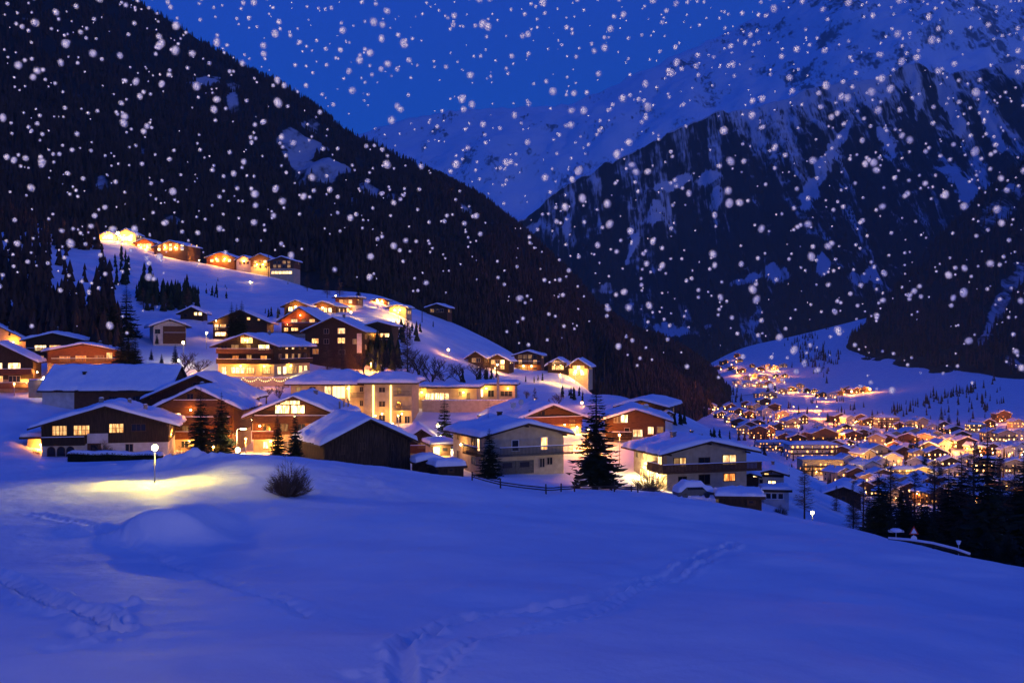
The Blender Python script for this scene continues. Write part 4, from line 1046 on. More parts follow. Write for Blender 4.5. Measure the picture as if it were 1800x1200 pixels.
for x0, y0, x1, y1, kd in ((379,570,385,580,'bright'),(388,570,398,577,'warm'),(402,584,412,590,'bright'),(380,584,398,590,'bright'),(434,558,439,562,'warm'),(452,560,456,563,'warm')): h.winpx(x0, y0, x1, y1, kd, (2, 1), 'frame_dark')
h.lamp('F', h.u(382), h.z(563), 110, WARM); h.lamp('F', h.u(405), h.z(582), 90, WARM); h.balcony('F', h.u(377), h.u(420), h.z(581), 1, 'brown_wood')

# left group
h = House('chalet', 'red-brown chalet with orange windows and a lit right-hand wall, left of the dark fir wood', 88, 206, 650, 618, 606, 230, 12, 13, ov=1.2, split=1.5, wall='cream', upper='red_wood', snow=.4)
for x0, y0, x1, y1, kd in ((108,626,125,635,'orange'),(134,625,151,635,'orange'),(166,625,180,634,'dim'),(185,620,194,632,'warm')): h.winpx(x0, y0, x1, y1, kd, (3, 1), 'frame')
for i in range(5): h.winpx(150+i*10, 641, 158+i*10, 648, 'bright', (2, 1))
h.balcony('F', h.u(96), h.u(207), h.z(638), 1.3, 'brown_wood'); h.win('R', 3, h.z(627), 1.2, 1.3, 'warm'); h.lamp('F', h.u(180), 1.35, 110, WARM); h.lamp('R', 2, h.z(622), 80, WARM); h.chimney(2.5, 6, .8)
h = House('chalet', 'dark gabled chalet with two wide lit windows at the back of the left group', 50, 138, 650, 598, 587, 250, 12, 10, ov=1.3, wall='dark_wood', snow=.4)
for x0, y0, x1, y1, kd in ((64,607,82,616,'bright'),(88,607,106,615,'warm'),(74,625,78,632,'warm'),(90,624,102,632,'warm')): h.winpx(x0, y0, x1, y1, kd, (3, 1), 'frame')
h.chimney(-.4, 6, 1.3, .3, 'metal'); h.balcony('F', h.u(52), h.u(136), h.z(619), 1.1, 'dark_wood')
h = House('chalet', 'balconied chalet cut by the left edge, with red railings lit from below', -62, 52, 692, 634, 604, 215, 12, 16, ov=1.2, split=2.8, wall='cream', upper='dark_wood', snow=.42)
for x0, y0, x1, y1, kd in ((13,638,32,648,'bright'),(-12,638,3,648,'bright'),(14,661,32,671,'dark'),(-14,661,4,671,'warm')): h.winpx(x0, y0, x1, y1, kd, (3, 1), 'frame')
h.balcony('F', h.u(-60), h.u(52), h.z(657), 1.3, 'red_wood'); h.balcony('F', h.u(-60), h.u(52), h.z(681), 1.3, 'red_wood'); h.lamp('R', 2, 4.3, 100, ORA); h.lamp('F', h.u(42), h.z(672), 90, WARM); h.lamp('R', 1.2, 1.9, 160, WARM)
h = House('house', 'cream house with a steep snowy roof at the upper left edge', -72, 40, 645, 598, 568, 265, 12, 20, ov=1.3, wall='cream', snow=.45)
for x in (-5, 12, 28): h.winpx(x-4, 606, x+4, 616, R.choice(['warm', 'orange']), (2, 1))
h.lamp('F', h.u(20), h.z(600), 140, ORA); h.lamp('R', 2, h.z(605), 140, ORA); h.balcony('F', h.u(-30), h.u(38), h.z(620), 1, 'red_wood')

# upper middle cluster, ridge cluster, top hamlet: (name, label, px0, px1, base, eave, apex, d, depth, rot, split, wall, upper, windows, lamps)
def small(label, px0, px1, base, eave, apex, d, dep, rot, split, wall, upper, rows, n, kinds, lamps=1, power=120, roof='gable', balc=None, group=None, name='chalet'):
    h = House(name, label, px0, px1, base, eave, apex, d, dep, rot, ov=1.1, ovf=1.0, split=split, wall=wall, upper=upper, snow=.42, roof=roof, cat=name, group=group)
    for r_ in rows: auto_windows(h, 'F', (h.z(r_),), n, kinds, min(1.4, h.W/n*.5), 1.25)
    auto_windows(h, 'R', (h.z(rows[0]),), 2, kinds, 1.0, 1.1)
    for i in range(lamps): h.lamp('F', h.W*(-.3+.6*(i+.5)/lamps), h.z(rows[-1])+1.0, power, R.choice([WARM, YEL, ORA]), r=.2)
    if balc: h.balcony('F', -h.W/2+.2, h.W/2-.2, h.z(balc), 1.0, 'brown_wood')
    return h
G1 = 'chalets of the upper hillside cluster'
small('low chalet with a bright picture window, leftmost of the upper hillside cluster', 500, 541, 557, 538, 529, 350, 9, -6, 0, 'brown_wood', 'brown_wood', (543,), 3, ['bright', 'warm'], 1, 90, group=G1)
small('chalet with a long snowy roof and dotted lights, second in the upper hillside cluster', 546, 590, 553, 539, 531, 355, 10, -12, 0, 'brown_wood', 'brown_wood', (545,), 4, ['bright', 'warm', 'dark'], 1, 90, group=G1)
small('tallest house of the upper hillside cluster, pale and flat-roofed with a lit terrace', 590, 626, 552, 524, 519, 368, 9, -6, 3.0, 'white', 'brown_wood', (530, 543), 3, ['bright', 'warm', 'dim'], 2, 120, 'flat', group=G1, name='house')
small('tiny shed under two bright lamps near the ridge of the hill', 656, 680, 538, 528, 525, 405, 5, -5, 0, 'brown_wood', 'brown_wood', (533,), 2, ['bright'], 2, 260, group=G1, name='shed')
small('small house with a bright arched entrance below the ridge lamps', 684, 714, 556, 541, 537, 372, 7, -10, 0, 'cream', 'cream', (549,), 2, ['bright', 'warm'], 2, 160, group=G1, name='house')
small('lone dark chalet on the ridge line right of the upper hillside cluster', 750, 786, 553, 541, 535, 425, 8, -10, 0, 'dark_wood', 'dark_wood', (546,), 3, ['dim', 'warm', 'dark'], 0, 0, group=G1)
G2 = 'houses on the right-hand ridge'
small('dark barn-like chalet, leftmost on the right-hand ridge', 823, 851, 644, 628, 619, 343, 8, -14, 0, 'dark_wood', 'dark_wood', (633,), 2, ['dark', 'dim'], 0, 0, group=G2)
small('dark gabled chalet dotted with small lit windows on the right-hand ridge', 856, 894, 652, 634, 624, 347, 8, -12, 0, 'dark_wood', 'dark_wood', (636, 645), 3, ['warm', 'bright', 'dark'], 1, 60, group=G2)
small('tall square timber house with lit floors standing alone on the right-hand ridge', 904, 951, 654, 625, 618, 377, 9, -8, 0, 'brown_wood', 'brown_wood', (627, 636, 647), 4, ['bright', 'warm', 'dark', 'dim'], 2, 110, balc=640, group=G2, name='house')
small('left half of the twin-gabled chalet with bright ground floor at the ridge end', 963, 998, 661, 642, 631, 352, 10, -10, 0, 'dark_wood', 'dark_wood', (637, 646), 3, ['warm', 'bright', 'dark'], 2, 120, balc=642, group=G2)
small('right half of the twin-gabled chalet, floodlit beside the bend of the path', 1000, 1034, 664, 643, 632, 350, 10, -12, 3, 'cream', 'dark_wood', (646, 656), 3, ['bright', 'warm'], 2, 200, group=G2)
G3 = 'chalets of the hamlet on the hilltop'
small('overexposed chalet at the very top left of the hilltop hamlet', 176, 203, 428, 414, 407, 542, 9, 5, 0, 'cream', 'cream', (419,), 4, ['bright', 'flood'], 2, 900, group=G3)
small('tall brightly lit house above the others in the hilltop hamlet', 206, 238, 432, 412, 403, 548, 10, 0, 0, 'cream', 'cream', (414, 422), 4, ['bright', 'warm'], 2, 1100, group=G3, name='house')
small('long low chalet with orange lights, third from the left in the hilltop hamlet', 238, 270, 442, 427, 420, 540, 11, -8, 0, 'red_wood', 'red_wood', (431, 437), 5, ['bright', 'warm', 'orange'], 2, 500, group=G3)
small('wide gabled chalet with two rows of lit windows, fourth in the hilltop hamlet', 272, 328, 449, 434, 424, 525, 12, -14, 0, 'brown_wood', 'brown_wood', (431, 438), 5, ['bright', 'warm'], 2, 400, group=G3)
small('low twin-roofed chalet with an outlined eave, left of the hilltop path', 364, 412, 466, 453, 444, 528, 10, -8, 0, 'red_wood', 'red_wood', (458,), 4, ['bright', 'warm'], 2, 450, group=G3)
small('pale plastered house between two timber chalets of the hilltop hamlet', 416, 442, 470, 457, 450, 525, 9, -6, 0, 'white', 'white', (462,), 3, ['dim', 'dark'], 1, 200, group=G3, name='house')
small('brown chalet with an orange lamp, second from the right in the hilltop hamlet', 441, 474, 476, 455, 447, 520, 10, -8, 2, 'cream', 'brown_wood', (460, 468), 3, ['warm', 'bright', 'dark'], 2, 350, group=G3)
small('square timber house with a glowing ground floor, rightmost of the hilltop hamlet', 475, 516, 484, 459, 452, 508, 10, -6, 3.2, 'tan', 'brown_wood', (461, 468), 4, ['dim', 'dark'], 0, 0, group=G3, name='house')
auto_windows(h, 'F', (), 0, ['dim'])
o_ = [o for o in bpy.data.objects if o.get('label', '').startswith('square timber house with a glowing')][0]
b = MB()
for i in range(6): b.box(-4.9+i*1.65, -.035, .7, -3.5+i*1.65, -.004, 1.9)
b.build('ground_floor_windows', M['bright'], o_)

# right of the snow field
h = House('house', 'small white house with a dark gable and lit windows, lower right of the wraparound-balcony house', 1334, 1377, 862, 833, 827, 150, 7, -14, ov=.8, split=2.0, wall='white', upper='white', snow=.35)
b = MB(); h.fbox(b, 'F', -h.W/2+.05, h.z(838), .004, h.W/2-.05, h.He-.05, .1); b.build('gable_boarding', M['dark_wood'], h.root)
h.winpx(1344, 831.5, 1351, 837, 'warm', (1, 1), 'frame_dark'); h.winpx(1351, 845, 1363, 852, 'bright', (2, 1), 'frame_dark'); h.winpx(1336, 843, 1341, 850, 'dark', (1, 1)); h.chimney(.2, 3, .6, .4)
h = House('annex', 'low dark annex joining the small white house to its neighbour', 1304, 1333, 860, 838, 834, 147, 6, -8, ov=.4, ovf=.5, wall='brown_wood', snow=.4, cat='annex')
h.winpx(1306, 838, 1312, 849, 'orange', (1, 1), 'frame_dark'); h.winpx(1324, 832.5, 1331, 837.5, 'bright', (1, 1), 'frame_dark')
h = House('conservatory', 'glazed white conservatory under a slab of snow, in front of the small white house', 1343, 1386, 892, 864, 864, 140, 4, -8, ov=.4, ovf=.4, wall='white', roof='flat', snow=.3, cat='conservatory')
for x in (1351, 1361, 1372): h.winpx(x-4, 867, x+4, 876, 'dark', (1, 1), 'sign_white')
h.win('R', 2, 1.5, 2, .9, 'dark')
h = House('hut', 'dark timber hut alone on the snowy slope below the lower houses', 1453, 1512, 886, 868, 857, 178, 6, -16, ov=.8, ovf=.8, wall='barn_wood', snow=.35, cat='hut'); h.door('F', 0, .9, 1.3)
h = House('shed', 'long low shed roof half buried at the edge of the snow field', 1264, 1338, 888, 876, 875, 122, 4, -6, ov=.4, ovf=.4, wall='dark_wood', roof='flat', snow=.45, cat='shed'); h.door('F', 1.2, .8, .55)

# ------------------------------------------------------------------ trees that stand apart
def spruce_meshes(seed, whorls=46, wide=0.21, bare=0.03, dens=1.35):
    r = random.Random(seed); V = []; Fc = []
    for i in range(whorls):
        t = (i+r.uniform(-.3, .3))/whorls; zz = bare+(1-bare)*t**0.92
        rad = wide*(1-t)**0.85*r.uniform(.8, 1.12)+0.008
        nb = max(4, int((11-5*t)*dens))
        for k in range(nb):
            az = 2*PI*k/nb+r.uniform(-.35, .35)+i; L = rad*r.uniform(.6, 1.18)
            ca, sa = math.cos(az), math.sin(az); droop = r.uniform(.25, .55)*(1-.5*t)
            n = 5; prev = None
            for j in range(n+1):
                q = j/n; x = L*q; z_ = zz-L*droop*q**1.2+L*.22*q**3
                wdt = L*.27*(1-q)**.7*(0.35+q*1.2)*r.uniform(.7, 1.3)+.0015
                sag = wdt*.5
                c = (x*ca, x*sa, z_); l = (x*ca-wdt*sa, x*sa+wdt*ca, z_-sag*r.uniform(.4, 1.4)); g = (x*ca+wdt*sa, x*sa-wdt*ca, z_-sag*r.uniform(.4, 1.4))
                b = len(V); V += [c, l, g]
                if prev is not None and r.random() < .93:
                    Fc += [(prev, b, b+1), (prev, b+1, prev+1), (prev, prev+2, b+2), (prev, b+2, b)] if r.random() < .8 else [(prev, b, b+1), (prev, b+2, b)]
                prev = b
                if j and j < n and r.random() < .8:      # hanging sprays
                    s_ = r.choice((-1, 1)); e = L*r.uniform(.10, .22); b = len(V)
                    V += [c, (c[0]-s_*e*sa+e*.5*ca, c[1]+s_*e*ca+e*.5*sa, z_-e*r.uniform(.2, .9)), (c[0]+e*.5*ca, c[1]+e*.5*sa, z_-e*r.uniform(.3, .8))]
                    Fc.append((b, b+1, b+2))
    crown = np_mesh('crown', np.array(V), np.array(Fc), [M['needle_snowy']], smooth=False)
    b = MB(); b.tube([(0, 0, -.06), (0, 0, .3), (.003, 0, .7), (0, 0, 1.0)], [.016, .012, .006, .001], 7)
    o = b.build('trunk', M['bark'], None, True); tm = o.data; bpy.data.objects.remove(o)
    return crown, tm

def snowy(name, base, base2, amount):
    m, n, L, b, out = new_mat(name)
    tc = n.new("ShaderNodeTexCoord"); nz = n.new("ShaderNodeTexNoise"); nz.inputs['Scale'].default_value = 14; nz.inputs['Detail'].default_value = 4
    L.new(tc.outputs['Object'], nz.inputs['Vector'])
    cr = n.new("ShaderNodeValToRGB"); e = cr.color_ramp.elements; e[0].position = .3; e[0].color = (*base, 1); e[1].position = .6; e[1].color = (*base2, 1)
    e2 = cr.color_ramp.elements.new(amount); e2.color = (*base2, 1); e3 = cr.color_ramp.elements.new(min(amount+.07, .99)); e3.color = (.6, .62, .66, 1)
    L.new(nz.outputs[0], cr.inputs[0]); L.new(cr.outputs[0], b.inputs['Base Color']); b.inputs['Roughness'].default_value = .85; b.inputs['Specular IOR Level'].default_value = .1
    M[name] = m
snowy('needle_snowy', (.010, .015, .010), (.028, .040, .022), .70)
snowy('twig_snowy', (.060, .036, .022), (.12, .075, .045), .68)
SPR = [spruce_meshes(501+i) for i in range(3)]+[spruce_meshes(511, 30, .27, .08, 1.0)]

def place(name, meshes, label, cat, px, d, row, hgt, group=None, wid=1.0):
    x, y = at(px, d); z = gz(x, y)-.15 if row is None else (600-row)/FPX*d
    root = empty(name, (x, y, z), R.uniform(0, 6.28)); root.scale = (hgt*wid, hgt*wid, hgt)
    tag(root, label, cat, group)
    for nm, me in zip(('crown', 'trunk'), meshes):
        o = link_mesh(nm, me, root)
    return root
def spruce(label, px, d, top, base, v=0, wid=1.0, group=None):
    return place('spruce_tree', SPR[v], label, 'tree', px, d, base, (base-top)/FPX*d, group, wid)
spruce('tallest dark spruce, beside the house with the floodlit side wall', 1048, 122, 672, 850, 0, 1.35)
spruce('dark spruce in front of the plain cream house', 860, 122, 752, 842, 1, 1.5)
spruce('slender open spruce below the modern flat-roofed building', 781, 172, 690, 788, 3, .95)
spruce('left one of the pair of tall spruces by the brown balconied chalet', 353, 138, 678, 802, 2, 1.1)
spruce('right one of the pair of tall spruces by the brown balconied chalet', 389, 142, 688, 800, 0, 1.3)
spruce('left one of the two slim spruces before the glowing gable window', 488, 132, 726, 806, 1, 1.1)
spruce('right one of the two slim spruces before the glowing gable window', 519, 130, 717, 810, 2, .95)
G = 'three spruces on the slope behind the guest house'
spruce('shortest and leftmost of the three spruces behind the guest house', 407, 300, 530, 598, 0, .9, G)
spruce('middle one of the three spruces behind the guest house', 416, 298, 533, 600, 1, .9, G)
spruce('rightmost and fullest of the three spruces behind the guest house', 425, 300, 527, 600, 2, 1.0, G)
spruce('single small spruce standing out against the snow near the ridge', 630, 395, 497, 527, 1, 1.0)
spruce('small spruce at the foot of the hilltop chalet with bright picture window', 505, 345, 538, 560, 0, 1)
G = 'young spruces on the snowy terraces below the white half-timbered house'
for i, (px, t_, b_) in enumerate(((266, 612, 632), (308, 603, 637), (284, 620, 640), (276, 585, 604))):
    spruce(('young spruce on the snow terrace, %s of four below the half-timbered house' % ('leftmost', 'rightmost', 'third', 'topmost')[i]), px, 255 if i < 3 else 280, t_, b_, i % 3, 1.1, G)
G = 'dark conifers at the edge of the left wood'
for i, (px, d, t_, b_) in enumerate(((226, 228, 560, 668), (213, 222, 585, 662), (238, 240, 590, 660), (200, 265, 520, 628), (182, 280, 515, 620), (222, 300, 500, 612))):
    spruce('dark fir at the edge of the left wood, number %s from the front' % ('one', 'two', 'three', 'four', 'five', 'six')[i] if False else ('tall dark fir', 'short dark fir', 'stout dark fir', 'slim dark fir', 'dark fir set back', 'topmost dark fir')[i]+' at the right edge of the left wood', px, d, t_, b_, i % 3, 1.35, G)

# dark spruces and larches at the right edge of the snow field
G = 'dark conifers at the lower right'
RT = [(1545,118,822,985,1,1.3,'broad dark spruce left of the floodlit ground-floor house'),(1585,125,850,990,2,1.5,'squat dark spruce behind the warning sign'),(1620,120,868,1000,0,1.6,'wide dark spruce just right of the warning sign'),
      (1655,130,850,1000,1,1.5,'dark spruce in the middle of the lower right thicket'),(1690,124,795,1010,2,1.25,'tall slim conifer overlapping the valley lights'),(1736,112,752,1015,3,1.05,'tallest dark conifer at the right, cutting across the valley lights'),
      (1762,126,850,1012,0,1.3,'dense dark spruce right of the tallest conifer'),(1790,120,880,1025,1,1.3,'dark spruce at the right edge of the picture'),(1716,118,880,1012,2,1.5,'low dark spruce at the foot of the tallest conifer'),
      (1640,112,905,1000,0,1.5,'low dark spruce in front of the thicket'),(1570,112,905,985,1,1.5,'low dark spruce nearest the white road post'),(1682,112,915,1008,2,1.6,'low bushy spruce beside the small road lamp'),(1528,128,868,978,0,1.1,'thin dark spruce on the left side of the thicket'),(1812,116,800,1030,1,1.4,'tall dark spruce cut by the right edge')]
RT += [(1556,122,838,990,0,1.25,'tall dark spruce at the left flank of the thicket'),(1800,118,786,1025,2,1.2,'second tall dark spruce near the right edge'),(1668,126,815,1000,1,1.2,'tall dark spruce left of the slim conifer'),(1538,136,880,985,1,1.6,'low dark spruce filling the left of the thicket'),(1600,138,862,990,0,1.7,'dark spruce behind the squat spruce'),(1630,140,880,995,2,1.8,'dark low spruce behind the wide spruce'),(1672,140,855,1000,0,1.8,'dark spruce filling the middle of the thicket'),
       (1705,142,850,1005,1,1.7,'dark spruce behind the tall slim conifer'),(1748,140,838,1008,2,1.7,'dark spruce behind the tallest conifer'),(1778,140,850,1015,0,1.8,'dark spruce behind the edge spruce'),(1600,106,925,985,2,1.9,'small bushy spruce under the warning sign'),(1735,104,925,1022,1,1.9,'small bushy spruce beyond the guard rail end'),(1772,102,930,1030,0,1.9,'bushy spruce at the lower right corner of the thicket'),(1655,104,935,995,1,2.0,'small bushy spruce above the guard rail')]
for px, d, t_, b_, v, wd, lb in RT: spruce(lb, px, d, t_, b_, v, wd, G)

# bare larches, thickets and bushes
def twig_meshes(seed, form='larch', n=150, mat='twig'):
    r = random.Random(seed); V = []; Fc = []
    def strip(p0, p1, p2, r0, r1):
        b = len(V); P = [Vector(p0), Vector(p1), Vector(p2)]; rr = (r0, (r0+r1)/2, r1)
        for i, p in enumerate(P):
            d = (P[min(i+1, 2)]-P[max(i-1, 0)]).normalized(); u = d.cross(Vector((.3, .5, .8))).normalized(); v = d.cross(u)
            for k in range(3): a_ = 2*PI*k/3; V.append(tuple(p+(u*math.cos(a_)+v*math.sin(a_))*rr[i]))
        for i in range(2):
            for k in range(3): a0 = b+i*3+k; a1 = b+i*3+(k+1) % 3; Fc.append((a0, a1, a1+3, a0+3))
    if form == 'larch':
        for i in range(n):
            t = r.random()**.8; zz = .10+.88*t; L = (.20*(1-t)**.7+.015)*r.uniform(.6, 1.1); az = r.uniform(0, 2*PI); ca, sa = math.cos(az), math.sin(az); rise = r.uniform(-.25, .35)
            p0 = (0, 0, zz); p1 = (L*.5*ca, L*.5*sa, zz+L*.5*rise-.01); p2 = (L*ca, L*sa, zz+L*rise+.01); strip(p0, p1, p2, .0035, .0010)
            for k in range(7):
                q = r.uniform(.25, 1); e = L*r.uniform(.15, .4); a2 = az+r.choice((-1, 1))*r.uniform(.5, 1.2); s0 = Vector((L*q*ca, L*q*sa, zz+L*q*rise))
                strip(s0, s0+Vector((e*.5*math.cos(a2), e*.5*math.sin(a2), e*r.uniform(-.3, .3))), s0+Vector((e*math.cos(a2), e*math.sin(a2), e*r.uniform(-.5, .4))), .0016, .0006)
        tr = ([(0, 0, -.05), (.004, 0, .4), (0, .004, .75), (0, 0, 1)], [.014, .010, .005, .001])
    elif form == 'broad':
        def grow(p, d, L, rad, lev):
            q = p+d*L*.5+Vector((r.uniform(-1, 1), r.uniform(-1, 1), .3))*L*.08; e = p+d*L; strip(p, q, e, rad, rad*.6)
            if lev == 0: return
            for k in range(4 if lev > 1 else 5):
                ax = Vector((r.uniform(-1, 1), r.uniform(-1, 1), r.uniform(.0, .9))).normalized(); nd = (d*.75+ax*.8).normalized(); s0 = p+d*L*r.uniform(.45, 1); grow(s0, nd, L*r.uniform(.5, .75), rad*.55, lev-1)
        for k in range(5): grow(Vector((0, 0, .16+.05*k)), Vector((r.uniform(-.8, .8), r.uniform(-.8, .8), 1)).normalized(), .30, .012, 3)
        tr = ([(0, 0, -.05), (.003, 0, .2), (0, .003, .42)], [.026, .02, .011])
    else:                                                             # a bush: many stems from one foot
        for i in range(n):
            az = r.uniform(0, 2*PI); sp = r.uniform(.02, 1)**.55; L = r.uniform(.45, 1.0)*(.86+.22*math.sin(az*2+1)+.14*math.sin(az*5)); hx = .52*sp; s0 = Vector((.07*math.cos(az)*sp, .07*math.sin(az)*sp, -.03))
            p1 = s0+Vector((hx*.62*math.cos(az), hx*.62*math.sin(az), .42*L*(1-.5*sp*sp))); p2 = s0+Vector((hx*math.cos(az+.2), hx*math.sin(az+.2), L*(1-.62*sp**2))); strip(s0, p1, p2, .0075, .003)
            for k in range(9):
                q = r.uniform(.35, 1); b0 = p1.lerp(p2, (q-.35)/.65) if q > .35 else p1; e = r.uniform(.08, .22); dv = Vector((math.cos(az+r.uniform(-1.2, 1.2))*.7, math.sin(az+r.uniform(-1.2, 1.2))*.7, r.uniform(.1, 1))).normalized()*e; strip(b0, b0+dv*.5, b0+dv, .0035, .0016)
        tr = ([(0, 0, -.06), (0, 0, .05), (.005, 0, .12)], [.06, .05, .03])
    me = np_mesh('crown', np.array(V), np.array(Fc), [M[mat]], smooth=False)
    b = MB(); b.tube(tr[0], tr[1], 6); o = b.build('trunk', M['bark'], None, True); tm = o.data; bpy.data.objects.remove(o)
    return me, tm
LAR = [twig_meshes(601, 'larch', 210), twig_meshes(602, 'larch', 240), twig_meshes(603, 'larch', 170)]
BRO = [twig_meshes(611, 'broad'), twig_meshes(612, 'broad'), twig_meshes(613, 'broad', mat='twig_snowy')]
BUS = twig_meshes(621, 'bush', 230); BUS2 = twig_meshes(622, 'bush', 150)
def bare(label, px, d, top, base, form, v=0, wid=1.0, group=None, name='bare_tree'):
    return place(name, {'larch': LAR, 'broad': BRO}[form][v] if form != 'bush' else (BUS, BUS2)[v], label, 'tree' if form != 'bush' else 'bush', px, d, base, (base-top)/FPX*d, group, wid)
d_b = hit(508, 872)
bare('leafless round bush alone in the snow in front of the barn', 508, d_b, 803, 872, 'bush', 0, 1.0, name='leafless_bush')
bare('bare larch by the yellow lamp below the small white house', 1414, 128, 812, 908, 'larch', 0, 1.15)
bare('small bare larch next to the lone timber hut', 1470, 150, 852, 925, 'larch', 1, .9)
bare('thin bare larch at the right of the lone timber hut', 1500, 140, 845, 935, 'larch', 2, .9)
bare('tallest bare larch, rising over the snow slope above the hotel', 716, 262, 557, 690, 'larch', 1, .9)
G = 'bare larches of the lower right thicket'
for px, d, t_, b_, v, wd, lb in ((1518,124,842,975,0,1.1,'bare larch at the far left of the lower right thicket'),(1566,130,815,985,1,1.1,'tall bare larch over the left of the thicket'),(1608,128,826,990,2,1.2,'bare larch behind the warning sign'),(1642,124,806,1000,0,1.1,'bare larch over the middle of the thicket'),
    (1712,122,772,1010,1,.9,'tall bare larch left of the tallest conifer'),(1758,118,796,1015,2,1.0,'bare larch right of the tallest conifer'),(1784,124,812,1020,0,1.1,'brown larch before the floodlit arched building'),(1500,132,872,950,1,1.2,'low bare larch between hut and thicket')):
    bare(lb, px, d, t_, b_, 'larch', v, wd*1.15, G)
G = 'leafless trees behind the hotel'
for i, (px, d, t_, b_, f_, v, wd, lb) in enumerate(((600,262,600,668,'larch',0,1.3,'brown larch against the large dark house, leftmost behind the hotel'),(575,258,606,662,'larch',2,1.6,'pale twiggy larch between guest house and hotel'),(640,266,612,672,'broad',0,1.2,'spreading bare tree behind the hotel chimney'),
     (672,268,598,676,'broad',1,1.3,'bare tree behind the solar panels'),(694,270,610,680,'larch',1,1.4,'brown larch left of the tallest one'),(738,268,602,688,'broad',0,1.3,'dense brown tree right of the tallest larch'),(760,272,612,690,'broad',1,1.2,'rightmost brown tree behind the hotel'),
     (745,262,640,694,'larch',0,1.6,'low brown larch at the corner of the hotel'),(780,285,640,684,'broad',2,1.6,'frosted bare tree left of the dark shrubs'),(810,280,632,680,'broad',0,1.7,'dark shrub-like tree on the slope below the ridge barns'),(838,285,628,678,'broad',1,1.7,'dark shrub-like tree under the gabled ridge chalet'),(905,262,668,712,'larch',2,1.5,'small larch at the right end of the modern building'))):
    bare(lb, px, d, t_, b_, f_, v, wd, G)
G = 'shrubs lit orange between the chalets'
for px, d, t_, b_, v, lb in ((322,205,612,668,0,'orange-lit bare tree right of the long farm building'),(350,208,622,668,2,'frosted orange-lit tree next to the long farm building'),(468,226,670,712,2,'snow-dusted shrub at the foot of the terrace wall'),(440,222,680,716,1,'orange-lit shrub under the light garland'),(492,224,672,712,0,'shrub left of the hotel eaves')):
    bare(lb, px, d, t_, b_, 'broad', v, 1.4, G)
G = 'bare trees on the upper slope'
for px, d, t_, b_, v, lb in ((540,410,480,510,1,'thin bare larch left of two brown trees on the upper slope'),(575,395,490,522,0,'left one of two brown trees over the path lamp'),(597,392,488,523,2,'right one of two brown trees over the path lamp'),(252,350,505,545,0,'bare larch at the foot of the hilltop slope'),(330,345,505,543,1,'bare tree on the slope above the low dark chalet'),(290,350,512,546,2,'bare tree among the dark scrub of the upper slope'),(270,345,515,545,1,'low bare tree in the dark scrub of the upper slope')):
    bare(lb, px, d, t_, b_, 'larch', v, 1.5, G)
for px, d, t_, b_, v, lb in ((940,250,680,708,0,'slender bare sapling on the blue field behind the carved-balcony chalet'),(982,245,685,722,1,'bare tree glowing orange beside the lane lamp'),(925,255,682,708,1,'small bush on the blue field behind the carved-balcony chalet'),(965,240,700,724,0,'orange-lit shrub on the lane')):
    bare(lb, px, d, t_, b_, 'broad' if v else 'larch', v, 1.3, 'saplings on the lane behind the carved-balcony chalet')
for px, d, t_, b_, lb in ((1142,134,812,868,'brown thicket of bare stems by the floodlit side wall'),(320,128,778,815,'dark bare bush at the right end of the long hedge'),(182,146,770,803,'climbing shrub against the white ground floor of the dark chalet'),(62,150,786,802,'low dark bush beside the lit lean-to'),(1372,134,884,905,'snow-flecked shrub under the conservatory'),(345,130,795,818,'low bare bush next to the ploughed snow')):
    bare(lb, px, d, t_, b_, 'bush', 1, 1.1, name='leafless_bush')
# the dark wood on the left, one mass of trees
rr = np.random.default_rng(77); pts = []; hs = []
while len(pts) < 1500:
    px = rr.uniform(-260, 236); d = rr.uniform(235, 640)
    edge = np.interp(d, [235, 270, 330, 420, 520, 640], [206, 214, 206, 190, 172, 150])
    if px > edge: continue
    if d < 262 and px < 160: continue
    if d > 560 and px > 120: continue
    x, y = at(px, d)
    z = gz(x, y, H1); row = 600-FPX*z/d
    if 88 < px < 178 and 440 < row < 535 and rr.uniform() < .93: continue
    pts.append((x, y, z-.4)); hs.append(rr.uniform(6, 12))
woods('left_wood', np.array(pts), np.array(hs), M['forest'], 'dark conifer wood on the near slope at the left', 77, 3, 9)

rr = np.random.default_rng(78); pts = []; hs = []
for px, py, n, sx, sy, h0, h1 in ((262,522,34,14,10,5,10),(300,532,40,18,7,4,9),(336,528,16,10,8,4,8),(375,520,8,12,6,2,4),(480,556,8,10,4,2,4),(700,600,14,14,10,3,7),(690,640,20,14,10,4,8),(660,636,16,12,8,4,8),(850,668,14,20,6,2.5,5),(930,668,5,20,3,2,3),(215,485,14,6,18,5,9),(740,585,6,20,8,2,4),(380,505,6,10,6,1,2),(450,580,10,10,5,2,5),(520,500,6,14,4,1.5,3),(1010,700,8,20,5,2,3.5),(1190,745,8,12,6,2,3.5),(1260,770,6,14,6,1.5,3),(1080,690,6,10,6,2,3)):
    for _ in range(n):
        qx, qy = px+rr.normal()*sx, py+rr.normal()*sy; d = hit(qx, qy, Hd, 180)
        if d is None or d > 620: continue
        x, y = at(qx, d); pts.append((x, y, gz(x, y)-.3)); hs.append(rr.uniform(h0, h1))
woods('hillside_scrub', np.array(pts), np.array(hs), M['needle'], 'dark scrub and young conifers dotted over the snowy village hillside', 78, 3, 7)

